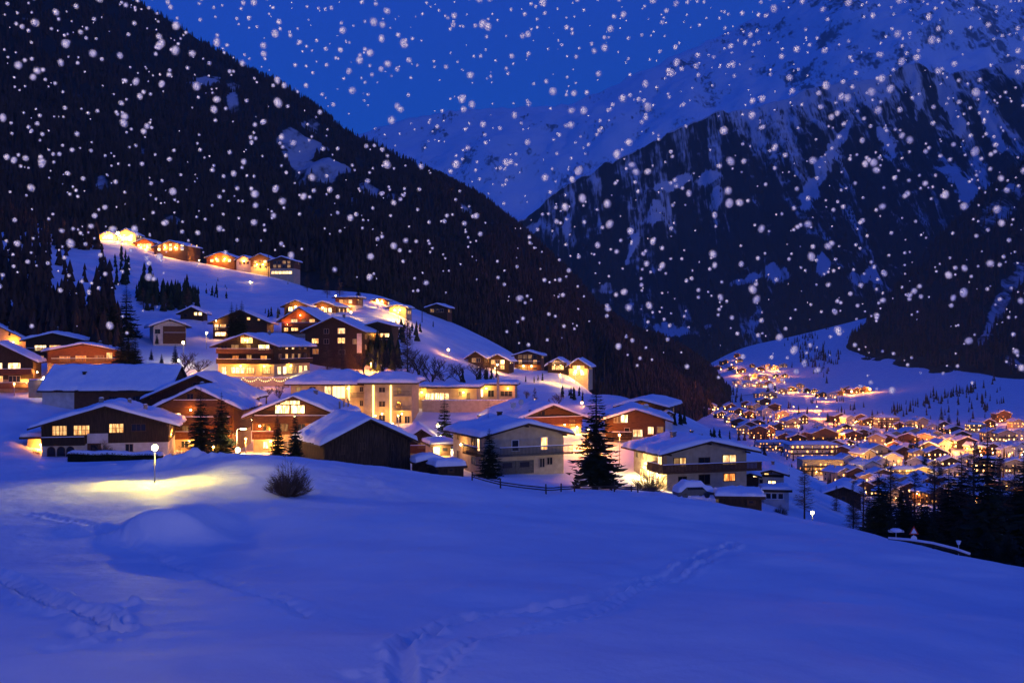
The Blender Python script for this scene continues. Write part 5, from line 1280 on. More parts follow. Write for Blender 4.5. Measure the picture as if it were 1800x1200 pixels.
# ------------------------------------------------------------------ lamps, hedge, fence, car, signs
street_lamp(272, 82, 845, 2.35, 'white-globed street lamp glowing yellow at the crest of the snow field', 2600, (1, .74, .05), 'globe', 'bulb', .235)
street_lamp(416, 143, 801, 3.5, 'tall arm lamp over the lane between the paired spruces and the glowing-gable chalet', 260, (1, .66, .25), 'arm', 'bulb')
street_lamp(418, 118, 806, .8, 'low bright lantern at the edge of the snow field by the lane', 120, (1, .78, .36), 'globe', 'bulb', .26)
street_lamp(375, 140, 800, 1.0, 'small lantern under the paired spruces', 100, ORA, 'globe', 'bulb_orange', .12)
street_lamp(1089, 150, 812, 3.6, 'slim lamp with an orange head beside the big spruce', 260, ORA, 'globe', 'bulb_orange', .16)
street_lamp(1428, 118, 922, 1.2, 'low lamp with a yellow halo below the bare larch', 150, YEL, 'globe', 'bulb', .18)
street_lamp(788, 335, 640, 4.2, 'orange starburst lamp on the slope left of the ridge barns', 900, ORA, 'globe', 'bulb_orange', .35)
street_lamp(322, 262, 632, 3.9, 'bright greenish lamp below the white half-timbered house', 900, (1, .85, .32), 'globe', 'bulb', .28)
street_lamp(314, 240, 652, 2.2, 'small lamp on the snow terrace near the farm building', 300, YEL, 'globe', 'bulb', .18)
street_lamp(363, 268, 608, 3.0, 'white lamp by the wall left of the guest house', 500, (1, .8, .36), 'globe', 'bulb', .25)
street_lamp(78, 205, 690, 2.4, 'glaring lamp by the yellow-lit low wall at the left', 420, (1, .62, .2), 'globe', 'bulb', .35)
street_lamp(1023, 238, 722, 1.6, 'orange lane lamp glowing beside the top of the big spruce', 700, ORA, 'globe', 'bulb_orange', .25)
street_lamp(940, 232, 722, 2.2, 'orange lane lamp behind the carved-balcony chalet', 500, ORA, 'globe', 'bulb_orange', .15)
street_lamp(1140, 205, 752, 2.0, 'orange lamp glimpsed behind the reddish timber chalet', 400, ORA, 'globe', 'bulb_orange', .15)
street_lamp(430, 180, 770, 3.0, 'orange lamp in the lane behind the snowy wide gable', 420, ORA, 'globe', 'bulb_orange', .16)
street_lamp(455, 215, 716, 2.6, 'orange lamp in front of the terrace wall', 420, ORA, 'globe', 'bulb_orange', .16)
street_lamp(770, 178, 776, 2.5, 'bright lamp at the corner of the small floodlit chalet', 420, (1, .68, .24), 'globe', 'bulb', .28)
street_lamp(440, 470, 505, 2.0, 'low lamp throwing a yellow pool on the upper ski slope', 1500, YEL, 'globe', 'bulb', .35)
street_lamp(324, 500, 484, 2.4, 'lamp lighting the bend of the path below the hilltop hamlet', 2200, YEL, 'globe', 'bulb', .35)
street_lamp(207, 538, 420, 2.5, 'dazzling lamp in the middle of the hilltop hamlet', 3600, (1, .62, .18), 'globe', 'bulb', .6)
street_lamp(617, 345, 562, 2.2, 'yellow lamp on the path below the upper hillside cluster', 900, YEL, 'globe', 'bulb', .25)
street_lamp(590, 372, 532, 2.2, 'yellow lamp under the two brown trees of the upper slope', 1100, YEL, 'globe', 'bulb', .2)
street_lamp(663, 388, 538, 2.0, 'yellow lamp on the snow terrace below the tiny ridge shed', 900, YEL, 'globe', 'bulb', .25)
street_lamp(1012, 345, 672, 3.0, 'lamp at the bend of the path by the twin-gabled chalet', 700, (1, .8, .3), 'globe', 'bulb', .22)
street_lamp(240, 530, 450, 2.4, 'lamp on the path below the long low hilltop chalet', 1300, ORA, 'globe', 'bulb_orange', .25)
street_lamp(350, 525, 466, 2.2, 'lamp between the two halves of the hilltop hamlet', 900, YEL, 'globe', 'bulb', .2)
street_lamp(505, 318, 598, 2.4, 'orange lamp at the left foot of the red-brown chalet', 300, ORA, 'globe', 'bulb_orange', .16)
street_lamp(25, 208, 694, 2.0, 'orange lamp under the red railings at the left edge', 300, ORA, 'globe', 'bulb_orange', .16)

for px, d, row, hg, pw, col, lb in ((300,156,796,2.6,260,ORA,'added orange lane lamp between the dark chalet and the brown balconied chalet'),(606,178,780,2.6,420,ORA,'added orange lane lamp between the glowing-gable chalet and the hotel'),(432,152,800,2.2,260,ORA,'added orange lamp at the foot of the cream wall by the glowing-gable chalet'),
    (1034,158,792,3.0,420,ORA,'added orange lane lamp hidden beside the big spruce and the carved-balcony chalet'),(236,206,700,2.4,300,ORA,'added orange lamp behind the snowy roof of the long farm building'),(690,186,770,2.4,420,YEL,'added yellow lamp in the yard behind the timber barn'),(652,285,655,2.4,420,ORA,'added orange lamp at the right foot of the large dark house'),
    (480,284,655,2.6,420,WARM,'added lamp between the guest house and the large dark house'),(376,256,672,2.4,420,ORA,'added orange lamp at the left end of the terrace wall'),(706,232,730,2.4,300,YEL,'added yellow lamp at the right end of the hotel forecourt'),(912,225,728,2.4,420,ORA,'added orange lamp under the chimney block'),(985,330,672,2.4,420,YEL,'added yellow lamp before the left half of the twin-gabled chalet'),(870,338,660,2.2,300,WARM,'added lamp between the gabled ridge chalets'),(520,332,585,2.2,420,ORA,'added orange lamp above the red-brown chalet'),(575,338,570,2.2,420,YEL,'added yellow lamp under the second upper chalet'),(700,362,560,2.0,420,YEL,'added yellow lamp by the bright arched entrance'),(160,224,662,2.0,300,ORA,'added orange lamp before the red-brown chalet of the left group')):
    street_lamp(px, d, row, hg, lb, pw*4.0, col, 'globe', 'bulb_orange', .14)  # extra lamps, added to spread a warm wash over lanes and walls
# assumed out-of-view lamp, added to light the snowflakes white; also warms the near corner
root = empty('street_lamp', (-7.5, -1.5, gz(-7.5, 0.6)-.3)); tag(root, 'assumed street lamp beside the camera, added to light the snowflakes and near left snow', 'street lamp', 'street lamps of the village')
b = MB(); b.tube([(0, 0, -1), (0, 0, 2.5), (0, 0, 4.9)], [.07, .06, .05], 8); b.build('pole', M['pale_metal'], root, True)
b = MB(); b.sphere((0, 0, 5.05), .2, 12, 8); b.build('lamp_head', M['bulb'], root, True)
lamp_light(root, (0, 0, 5.05), ASSUMED_NEAR_LAMP*6/LAMPS, (1, .75, .55), .24)

def hedge_thing():
    (xa, ya), (xb, yb) = at(118, 139), at(281, 137)
    root = empty('hedge', (xa, ya, (600-816)/FPX*138), math.atan2(yb-ya, xb-xa)); tag(root, 'long clipped dark hedge with snow on top in front of the dark chalet', 'hedge')
    L = math.hypot(xb-xa, yb-ya); hh = 1.35; V = []; Fc = []; r = random.Random(5)
    for i in range(9000):
        f = r.random(); x = r.uniform(0, L)
        if f < .55: y, z = -.02-.1*r.random(), r.uniform(-.8, hh)
        elif f < .8: y, z = r.uniform(0, 1.1), hh-.08*r.random()
        else: y, z = 1.1, r.uniform(0, hh)
        c = Vector((x, y, z+.06*math.sin(x*1.3))); b = len(V)
        for k in range(3): V.append(tuple(c+Vector((r.uniform(-1, 1), r.uniform(-1, 1), r.uniform(-1, 1)))*.11))
        Fc.append((b, b+1, b+2))
    link_mesh('foliage', np_mesh('foliage', np.array(V), np.array(Fc), [M['hedge']], False), root)
    b = MB(); b.box(.03, .06, -1.2, L-.03, 1.05, hh-.06); b.build('core', M['hedge'], root)
    X, Y = np.meshgrid(np.linspace(-.05, L+.05, 90), np.linspace(-.06, 1.15, 9), indexing='ij')
    ed = np.minimum(np.minimum(X+.05, L+.05-X), np.minimum(Y+.06, 1.15-Y)); Z = hh-.02+.26*np.sqrt(np.clip(1-(1-np.clip(ed/.3, 0, 1))**2, 0, 1))*(1+.5*fbm(X/1.5, Y, 4, 3))+.05*np.sin(X*1.3)-.12*(ed < .01)
    i = np.arange(89)[:, None]*9+np.arange(8)[None, :]
    link_mesh('snow_cover', np_mesh('snow_cover', np.stack([X, Y, Z], -1).reshape(-1, 3), np.stack([i, i+9, i+10, i+1], -1).reshape(-1, 4), [M['roof_snow']]), root)
hedge_thing()

def fence(pts, label, hgt=.75):
    P = []
    for px, py in pts:
        d = hit(px, py+6, d0=60, d1=130) or 100
        x, y = at(px, d); P.append(Vector((x, y, gz(x, y))))
    root = empty('fence', P[0]); tag(root, label, 'fence'); b0 = P[0]
    for a_, c_ in zip(P[:-1], P[1:]):
        n = max(1, int((c_-a_).length/3.2))
        for i in range(n):
            p = a_.lerp(c_, i/n)-b0; q = a_.lerp(c_, (i+1)/n)-b0
            po = MB(); po.tube([p+Vector((0, 0, -.4)), p+Vector((.03*R.uniform(-1, 1), 0, hgt*R.uniform(.95, 1.25)))], [.07, .055], 6); po.build('post', M['bark'], root)
            for zz in (.30, .55):
                ra = MB(); ra.tube([p+Vector((0, -.06, hgt*zz+.1)), p.lerp(q, .5)+Vector((0, -.06, hgt*zz+.07)), q+Vector((0, -.06, hgt*zz+.1))], [.055, .05, .055], 5); ra.build('rail', M['bark'], root)
fence([(830, 838), (880, 852), (960, 862), (1010, 858), (1080, 858), (1160, 862)], 'low rustic rail fence along the crest of the snow field')
fence([(1075, 842), (1110, 850), (1150, 862)], 'short rail fence running down to the floodlit side wall', .6)

def snow_car(px, d, row, label, rot):
    root = empty('parked_car', ((px-900)/FPX*d, d, (600-row)/FPX*d), rot); tag(root, label, 'car')
    prof = [(-2.1, .35), (2.1, .35), (2.15, .75), (1.3, .92), (.75, 1.42), (-1.15, 1.45), (-1.75, .95), (-2.15, .9)]
    b = MB(); b.prism(prof, -.85, .85); b.build('body', M['tarp'], root)
    for s_ in (-1, 1):
        for x in (-1.3, 1.35):
            w_ = MB(); n = 12; w_.prism([(x+.33*math.cos(2*PI*k/n), .33+.33*math.sin(2*PI*k/n)) for k in range(n)], s_*.86-.02, s_*.86+.06); w_.build('wheel', M['metal'], root)
    g = MB(); g.prism([(-1.0, .98), (1.05, .98), (.68, 1.36), (-1.05, 1.38)], -.865, -.853); g.build('side_window', M['dark'], root)
    X, Y = np.meshgrid(np.linspace(-2.2, 2.2, 40), np.linspace(-.92, .92, 18), indexing='ij')
    base = np.interp(X, [-2.2, -1.75, -1.15, .75, 1.3, 2.2], [.88, .96, 1.46, 1.43, .93, .74]); ed = np.minimum(np.minimum(X+2.2, 2.2-X), .92-np.abs(Y))
    Z = base+.5*np.sqrt(np.clip(1-(1-np.clip(ed/.45, 0, 1))**2, 0, 1))*(1+.3*fbm(X, Y, 6, 3))-.15*(ed < .01); i = np.arange(39)[:, None]*18+np.arange(17)[None, :]
    link_mesh('snow_cover', np_mesh('snow_cover', np.stack([X, Y, Z], -1).reshape(-1, 3), np.stack([i, i+18, i+19, i+1], -1).reshape(-1, 4), [M['roof_snow']]), root)
snow_car(1218, 124, 874, 'parked car buried under a dome of snow before the wraparound-balcony house', .25)

def pole_thing(px, d, base, top, label):
    x, y = at(px, d); root = empty('utility_pole', (x, y, (600-base)/FPX*d)); tag(root, label, 'pole'); hh = (base-top)/FPX*d
    b = MB(); b.tube([(0, 0, -1), (0, 0, hh)], [.17, .12], 8); b.build('mast', M['bark'], root, True)
    c = MB(); c.box(-.7, -.06, hh-.7, .7, .06, hh-.58); c.build('crossarm', M['bark'], root)
pole_thing(1063, 322, 678, 620, 'tall wooden utility pole on the ridge right of the twin-gabled chalet')
pole_thing(472, 500, 492, 430, 'wooden utility pole below the hilltop hamlet')
pole_thing(742, 395, 570, 536, 'short utility pole on the ridge near the lone dark chalet')

def sign(px, d, base, label, kind, hgt):
    x, y = at(px, d); root = empty('road_sign', (x, y, (600-base)/FPX*d)); tag(root, label, 'sign')
    b = MB(); b.tube([(0, 0, -.5), (0, 0, hgt)], [.03, .03], 6); b.build('post', M['pale_metal'], root)
    if kind == 'warn':
        def tri(c, r_, y0, y1): b_ = MB(); b_.prism([(r_*math.cos(a_), c+r_*math.sin(a_)) for a_ in (-5*PI/6, -PI/6, PI/2)], y0, y1); return b_
        tri(hgt-.25, .48, -.06, -.04).build('plate', M['sign_red'], root); tri(hgt-.25, .30, -.068, -.062).build('plate_field', M['sign_white'], root)
        n = 14; c = MB(); c.prism([(.27*math.cos(2*PI*k/n), hgt-.85+.27*math.sin(2*PI*k/n)) for k in range(n)], -.06, -.04); c.build('round_plate', M['sign_white'], root)
    elif kind == 'tee':
        c = MB(); c.box(-.55, -.2, hgt, .55, .2, hgt+.14); c.build('plate', M['pale_metal'], root); s_ = MB(); s_.sphere((0, 0, hgt+.14), .45, 10, 5, sz=.35); s_.build('snow_cover', M['roof_snow'], root, True)
    else:
        c = MB(); c.tube([(0, 0, hgt), (0, 0, hgt+.3)], [.08, .2], 8); c.build('lantern', M['sign_white'], root)
sign(1575, 84, 953, 'T-shaped snow-topped marker at the road edge by the dark thicket', 'tee', .8)
sign(1606, 92, 962, 'red-edged triangular warning sign over a round plate before the dark thicket', 'warn', 1.6)
sign(1685, 84, 982, 'small pale road post at the foot of the dark thicket', 'post', 1.1)
# low guard rail of the road at the right edge of the field
P = []
for px, py in ((1562, 949), (1600, 952), (1640, 958), (1680, 968), (1705, 977)):
    d = 80.5-(px-1562)*.03; x, y = at(px, d); P.append(Vector((x, y, (600-py)/FPX*d)))
root = empty('guard_rail', P[0]); tag(root, 'curved guard rail capped with snow at the right crest of the field', 'guard rail')
b = MB(); b.tube([p-P[0] for p in P], [.12]*5, 6); b.build('rail', M['bark'], root); b = MB(); b.tube([p-P[0]+Vector((0, 0, .16)) for p in P], [.1]*5, 6); b.build('snow_cover', M['roof_snow'], root, True)
for p in P:
    b = MB(); q = p-P[0]; b.tube([q+Vector((0, .05, -1)), q], [.07, .07], 6); b.build('post', M['bark'], root)
# ------------------------------------------------------------------ the town on the valley floor
def far_house_mesh(seed, W, D, He, rise, wallm, lit_p, rows, hip=False, base=None):
    r = random.Random(seed); b = MB(); ov = .9
    if hip: b.box(-W/2, 0, -6, W/2, D, He, 0)
    else: b.prism([(-W/2, -6), (W/2, -6), (W/2, He), (0, He+rise), (-W/2, He)], 0, D, 0)
    s = rise/(W/2); w_ = W/2+ov; t = .55
    if hip:
        b.box(-w_, -ov, He+.01, w_, D+ov, He+.25, 3); b.add([(-w_, -ov, He+.26), (w_, -ov, He+.26), (w_, D+ov, He+.26), (-w_, D+ov, He+.26), (-w_*.6, D*.3, He+.26+rise), (w_*.6, D*.3, He+.26+rise), (w_*.6, D*.7, He+.26+rise), (-w_*.6, D*.7, He+.26+rise)], [(0,1,5,4),(1,2,6,5),(2,3,7,6),(3,0,4,7),(4,5,6,7)], 1)
    else:
        for k, (lo, hi, mi) in enumerate(((.02, .22, 3), (.23, .23+t, 1))):
            za, ze = He+rise, He-s*ov
            i_ = 0.05*k
            P = [(-w_+i_, ze), (0, za), (w_-i_, ze)]
            V = [(x, y, z+o) for y in (-ov+i_, D+ov-i_) for o in (lo, hi) for x, z in P]
            b.add(V, [(3,4,1,0)[::-1], (4,5,2,1)[::-1], (9,10,4,3)[::-1], (10,11,5,4)[::-1], (6,7,10,9)[::-1], (7,8,11,10)[::-1], (0,3,9,6), (2,8,11,5), (0,6,7,1), (1,7,8,2)], mi)
    fl = max(1, int(He/2.7))
    for f in range(fl):
        z = 1.0+f*2.7
        n = max(2, int(W/2.9))
        for i in range(n):
            if r.random() < .28: continue
            u = -W/2+W*(i+.5+r.uniform(-.15, .15))/n; mi = 2 if r.random() < lit_p else 4
            b.box(u-.42, -.07, z+.1, u+.42, -.02, z+1.15, mi)
        m = max(2, int(D/3))
        for sx in (-1, 1):
            for i in range(m):
                if r.random() < .35: continue
                v = D*(i+.5)/m; mi = 2 if r.random() < lit_p*.7 else 4; b.box(sx*(W/2+.02), v-.4, z+.1, sx*(W/2+.07), v+.4, z+1.1, mi)
        if f and r.random() < .7: b.box(-W/2+.2, -1.1, z-1.0, W/2-.2, -.02, z-.85, 3); b.box(-W/2+.2, -1.1, z-.8, W/2-.2, -1.02, z-.1, 3)
    cx = r.uniform(-.25, .25)*W; b.box(cx-.35, D*.5, He, cx+.35, D*.5+.7, He+rise+1.0, 0)
    o = b.build('valley_house', [M[wallm], M['roof_snow'], M[R.choice(['far_lit', 'far_lit2'])], M['roof_wood'], M['dark']])
    me = o.data; bpy.data.objects.remove(o); return me
M['far_lit'] = lit('far_lit', (1.0, .44, .09), 4.0, .7)
M['far_lit2'] = lit('far_lit2', (1.0, .58, .18), 6.0, .7)
KINDS = {
 'dark': ('dark timber', [far_house_mesh(700+i, 10+i, 9+i, 5.4, 2.6, 'dark_wood', .62, 2) for i in range(5)]),
 'brown': ('brown timber', [far_house_mesh(710+i, 10+i, 10, 5.6, 2.4, 'brown_wood', .62, 2) for i in range(5)]),
 'cream': ('cream', [far_house_mesh(720+i, 9.5+i, 11, 6.0, 2.3, 'cream', .58, 2) for i in range(5)]),
 'white': ('white', [far_house_mesh(730+i, 9+i*1.2, 10, 6.2, 2.4, 'white', .5, 2) for i in range(5)]),
}
HOTEL = [far_house_mesh(740, 24, 13, 11, 2.5, 'cream', .75, 4, True), far_house_mesh(741, 30, 12, 8.2, 1.5, 'white', .6, 3, True), far_house_mesh(742, 20, 13, 10.5, 4, 'brown_wood', .7, 3), far_house_mesh(743, 26, 12, 10, 1.6, 'cream', .85, 3, True)]
ORD = ['first', 'second', 'third', 'fourth', 'fifth', 'sixth', 'seventh', 'eighth', 'ninth', 'tenth', 'eleventh', 'twelfth', 'thirteenth', 'fourteenth', 'fifteenth', 'sixteenth', 'seventeenth', 'eighteenth', 'nineteenth', 'twentieth', 'last']
PLACED = []
def far_house(px, py, label, me, group, rot=None, cat='house', s=1.0, name='valley_house'):
    d = hit(px, py, Hd, 230)
    if d is None: return None
    x, y = at(px, d)
    o = link_mesh(name, me); o.location = (x, y, gz(x, y)); o.rotation_euler = (0, 0, R.uniform(-.6, .6) if rot is None else rot); o.scale = (s, s, s)
    tag(o, label, cat, group); PLACED.append((px, py)); return o
# hotels and other large blocks first
HG = 'large lit buildings of the valley town'
for px, py, k, lb, rot, s in ((1450,786,2,'big lit hotel with balcony rows at the head of the valley town',.05,1.0),(1362,793,1,'long flat grey block left of the big lit hotel',.1,.8),(1432,806,1,'long low block with a lone bright stair window in front of the big lit hotel',.06,1.15),
    (1447,836,3,'yellow floodlit hotel at the foot of the snow slope',.04,.95),(1335,772,2,'lit chalet hotel at the left end of the valley town',-.1,.75),(1590,846,0,'cream guest house with rows of lit windows in the town centre',.1,.62),(1642,880,2,'lit timber hotel glimpsed through the dark spruces',.2,.55),
    (1562,752,0,'orange lit block beside the valley road',.0,.85),(1772,862,3,'glaring floodlit arched building at the right edge',-.1,.55),(1765,742,2,'large chalet on the rise at the far right of the valley',.1,.75),(1718,760,0,'tower-like pale house left of the large far-right chalet',.0,.62)):
    far_house(px, py, lb, HOTEL[k], HG, rot, 'hotel' if 'hotel' in lb else 'building', s, 'town_building')
ZONES = [
 ('on the uppermost road of the far slope', [(1258,628),(1275,640),(1296,628),(1302,636),(1262,650),(1288,650)]),
 ('in the hillside hamlet under the far snowfield', [(1305,655),(1322,646),(1337,652),(1350,648),(1362,650),(1378,646),(1312,668),(1328,664),(1345,668),(1364,665),(1380,664),(1298,676),(1316,680),(1335,681),(1352,678),(1372,672)]),
 ('along the left bank below the hillside hamlet', [(1222,716),(1240,712),(1252,722),(1232,728),(1268,735),(1285,722),(1298,730),(1312,716),(1330,722),(1345,712),(1318,735),(1348,732),(1362,722),(1340,700),(1356,700)]),
 ('in the row below the distant orange lamps', [(1392,688),(1406,684),(1418,690),(1432,692),(1446,698),(1462,700),(1376,692),(1478,695),(1492,690),(1506,692),(1520,690)]),
 ('along the orange valley road', [(1478,742),(1495,746),(1512,744),(1528,748),(1545,744),(1582,756),(1602,752),(1622,752),(1640,760),(1660,758),(1680,765),(1395,752),(1370,756),(1412,745)]),
 ('in the upper half of the town centre', [(1470,792),(1492,790),(1480,806),(1502,806),(1522,800),(1540,785),(1558,782),(1572,795),(1545,806),(1528,815),(1588,806),(1604,798),(1616,810),(1632,800),(1648,812),(1596,782),(1625,782),(1660,795)]),
 ('in the lower half of the town centre', [(1492,826),(1512,828),(1532,838),(1552,828),(1486,848),(1506,848),(1528,856),(1552,848),(1570,822),(1610,830),(1624,846),(1640,832),(1658,846),(1672,828),(1612,862),(1660,866),(1684,848),(1630,866)]),
 ('between valley road and town centre', [(1462,770),(1480,772),(1500,774),(1518,772),(1536,772),(1575,776),(1590,774),(1608,772),(1645,778),(1662,782),(1678,786),(1692,778),(1488,760),(1442,762)]),
 ('at the foot of the snow slope', [(1300,752),(1318,758),(1332,752),(1352,768),(1380,780),(1392,796),(1408,800),(1420,774),(1402,782),(1290,744),(1376,738),(1308,764)]),
 ('behind the lower right thicket', [(1500,870),(1522,872),(1545,868),(1566,862),(1580,872),(1600,878),(1590,862),(1640,866),(1676,872),(1650,886),(1694,884),(1712,886),(1736,888),(1760,892),(1784,896),(1572,884)]),
 ('at the right end of the valley floor', [(1738,752),(1790,752),(1745,775),(1770,776),(1792,775),(1700,790),(1720,798),(1745,800),(1772,805),(1795,800),(1705,822),(1730,832),(1755,830),(1785,832),(1700,860),(1722,868),(1745,872),(1795,880)]),
]
for zname, pts in ZONES:
    pts = sorted(pts)
    for i, (px, py) in enumerate(pts):
        k = R.choice(['dark', 'brown', 'brown', 'cream', 'white', 'cream'])
        wd, ms = KINDS[k]
        far_house(px, py, '%s house, %s from the left %s' % (wd, ORD[min(i, 20)], zname), R.choice(ms), 'valley houses '+zname, None, 'house', R.uniform(.85, 1.15))
# streets of the town: strips of packed snow, lit by their lamps
def road(name, label, pts, wid):
    P = []
    for px, py in pts:
        d = hit(px, py, Hd, 230); P.append(at(px, d)) if d else None
    Q = []
    for (ax, ay), (bx, by) in zip(P[:-1], P[1:]):
        n = max(2, int(math.hypot(bx-ax, by-ay)/12))
        for i in range(n): Q.append((ax+(bx-ax)*i/n, ay+(by-ay)*i/n))
    Q.append(P[-1]); V = []; Fc = []
    for i, (x, y) in enumerate(Q):
        x0, y0 = Q[max(i-1, 0)]; x1, y1 = Q[min(i+1, len(Q)-1)]; L = math.hypot(x1-x0, y1-y0); nx, ny = -(y1-y0)/L, (x1-x0)/L
        for k in (-1, -.33, .33, 1):
            X, Y = x+nx*wid*.5*k, y+ny*wid*.5*k; V.append((X, Y, gz(X, Y)+.35))
    for i in range(len(Q)-1):
        for k in range(3): a0 = i*4+k; Fc.append((a0, a0+4, a0+5, a0+1))
    me = np_mesh(name, np.array(V), np.array(Fc), [M['road_snow']]); o = link_mesh(name, me); tag(o, label, 'road', kind='structure')
road('valley_road', 'wide snow-packed valley road glowing orange under its lamps', [(1400,735),(1450,742),(1500,752),(1560,764),(1620,775),(1680,790),(1720,806)], 19)
road('valley_road', 'narrower parallel road on the valley floor', [(1380,758),(1440,766),(1500,778),(1540,790),(1600,815)], 8)
road('valley_road', 'road climbing to the hillside hamlet', [(1255,630),(1275,642),(1292,655),(1330,672),(1380,684),(1440,692),(1530,690)], 7)
road('valley_road', 'road along the left bank of the valley', [(1205,712),(1250,704),(1300,696),(1345,690)], 7)

LG = 'street lamps of the valley town'
TL = [(1256,626),(1272,640),(1286,648),(1296,660),(1318,664),(1342,658),(1360,652),(1376,662),(1330,678),(1352,672),(1390,690),(1420,696),(1452,706),(1497,694),(1529,690),(1215,720),(1262,726),(1300,738),(1335,728),(1395,722),(1436,722),(1440,736),(1468,746),
      (1500,756),(1530,760),(1560,768),(1590,772),(1620,780),(1650,786),(1680,795),(1605,748),(1575,745),(1480,774),(1520,784),(1550,795),(1598,800),(1628,792),(1650,802),(1322,748),(1370,740),(1376,770),(1340,786),(1420,792),(1400,778),
      (1470,818),(1510,818),(1540,822),(1570,836),(1600,826),(1632,822),(1662,826),(1500,862),(1540,866),(1580,862),(1620,850),(1478,842),(1700,800),(1725,812),(1750,818),(1780,790),(1796,812),(1712,838),(1740,852),(1765,880),(1752,756),(1790,745),(1690,872),(1660,862),(1612,884)]
for i, (px, py) in enumerate(TL):
    d = hit(px, py, Hd, 230)
    if d is None: continue
    x, y = at(px, d); hgt = 4.6
    big = (px, py) in ((1497,694), (1529,690))
    root = empty('street_lamp', (x, y, gz(x, y)))
    side = 'the far hillside' if py < 690 else 'the valley floor' if py < 740 else 'the orange road' if py < 800 and px > 1450 else 'the town centre' if px > 1460 else 'the left bank'
    col = ORA if py < 800 and R.random() < .85 else R.choice([WARM, ORA, YEL, WARM])
    tag(root, ('dazzling lamp, one of the two brightest at the foot of the dark spur, %s' % ('left' if px == 1497 else 'right')) if big else
        'small %s street lamp on %s, number %d from the left' % ('orange' if col == ORA else 'yellowish', side, 1+sum(1 for q in TL if q[0] < px)), 'street lamp', LG)
    b = MB(); b.tube([(0, 0, -1), (0, 0, hgt)], [.12, .09], 5); b.build('pole', M['metal'], root)
    g = MB(); g.sphere((0, 0, hgt+.2), (.9 if big else .34)*max(1, d/1000), 8, 6); g.build('lamp_head', M['bulb_orange'] if col == ORA else M['bulb'], root, True)
    lamp_light(root, (0, 0, hgt+.2), (9000 if big else 9500 if (px > 1430 and 718 < py < 803) else 4200)*(d/800), col, (1.0 if big else .42)*max(1, d/1000))

# porch and yard lights by the houses
YG = 'porch lights of the valley houses'
n_ = 0
for i, (hx, hy) in enumerate(sorted(PLACED)):
    for k in range(R.choice([1, 1, 2])):
        px, py = hx+R.uniform(-13, 13), hy+R.uniform(0, 5); d = hit(px, py, Hd, 230)
        if d is None: continue
        x, y = at(px, d); n_ += 1
        root = empty('porch_light', (x, y, gz(x, y))); tag(root, 'tiny orange porch light in the valley town, number %d from the left' % n_, 'porch light', YG)
        b = MB(); b.tube([(0, 0, -1), (0, 0, 2.6)], [.08, .06], 5); b.build('pole', M['metal'], root)
        g = MB(); g.sphere((0, 0, 2.8), .30*max(1, d/900), 8, 6); g.build('lamp_head', M['bulb_orange'], root, True)

# trees between the far houses
G = 'trees between the houses of the valley town'
for i, (px, py, h_) in enumerate(((1507,806,13),(1515,812,10),(1600,800,12),(1612,802,14),(1622,806,12),(1634,808,10),(1625,838,16),(1558,832,11),(1318,734,16),(1350,690,15),(1362,688,13),(1305,742,14),(1410,762,10),(1655,748,16),(1668,752,14),(1455,742,11),(1576,838,10),(1652,850,14))):
    d = hit(px, py, Hd, 230); x, y = at(px, d); root = empty('spruce_tree', (x, y, gz(x, y)-.3), i); root.scale = (h_*1.2, h_*1.2, h_)
    tag(root, 'small dark spruce between the valley houses, %s from the left of its kind' % ORD[sorted(q[0] for q in ((1507,0),(1515,0),(1600,0),(1612,0),(1622,0),(1634,0),(1625,0),(1558,0),(1318,0),(1350,0),(1362,0),(1305,0),(1410,0),(1655,0),(1668,0),(1455,0),(1576,0),(1652,0))).index(px)], 'tree', G)
    for nm, me in zip(('crown', 'trunk'), SPR[i % 3]): link_mesh(nm, me, root)
rr = np.random.default_rng(93); P = []; Hh = []
for _ in range(150):
    px, py = rr.uniform(1290, 1800), rr.uniform(705, 890); d = hit(px, py, Hd, 300)
    if d is None or min((px-q)**2+((py-w_)*1.6)**2 for q, w_ in PLACED) < 36: continue
    x, y = at(px, d)
    for k in range(rr.integers(1, 5)): P.append((x+rr.normal()*4, y+rr.normal()*9, gz(x, y)-.4)); Hh.append(rr.uniform(5, 11))
woods('town_trees', np.array(P), np.array(Hh), M['forest'], 'dark garden trees filling gaps between the valley houses', 93, 2, 6)
# dark scrub on the far snowfield and the bank at the right
rr = np.random.default_rng(91); P = []; Hh = []
for px, py, n, sx, sy in ((1420,618,60,14,18),(1445,632,70,14,14),(1400,600,14,16,10),(1430,590,10,30,14),(1640,705,16,12,6),(1615,715,12,14,4),(1680,695,18,16,5),(1720,690,20,20,8),(1580,725,10,12,3),(1205,690,60,14,26),(1240,680,60,12,22),(1275,700,30,12,8),(1720,720,8,25,6),(1262,712,26,14,5)):
    for _ in range(n):
        qx, qy = px+rr.normal()*sx, py+rr.normal()*sy; d = hit(qx, qy, Hd, 700)
        if d is None or d < 900: continue
        x, y = at(qx, d); P.append((x, y, gz(x, y)-.4)); Hh.append(rr.uniform(6, 14))
woods('valley_scrub', np.array(P), np.array(Hh), M['forest'], 'dark scrub and small trees scattered over the far snowfield and valley banks', 91, 2, 6)

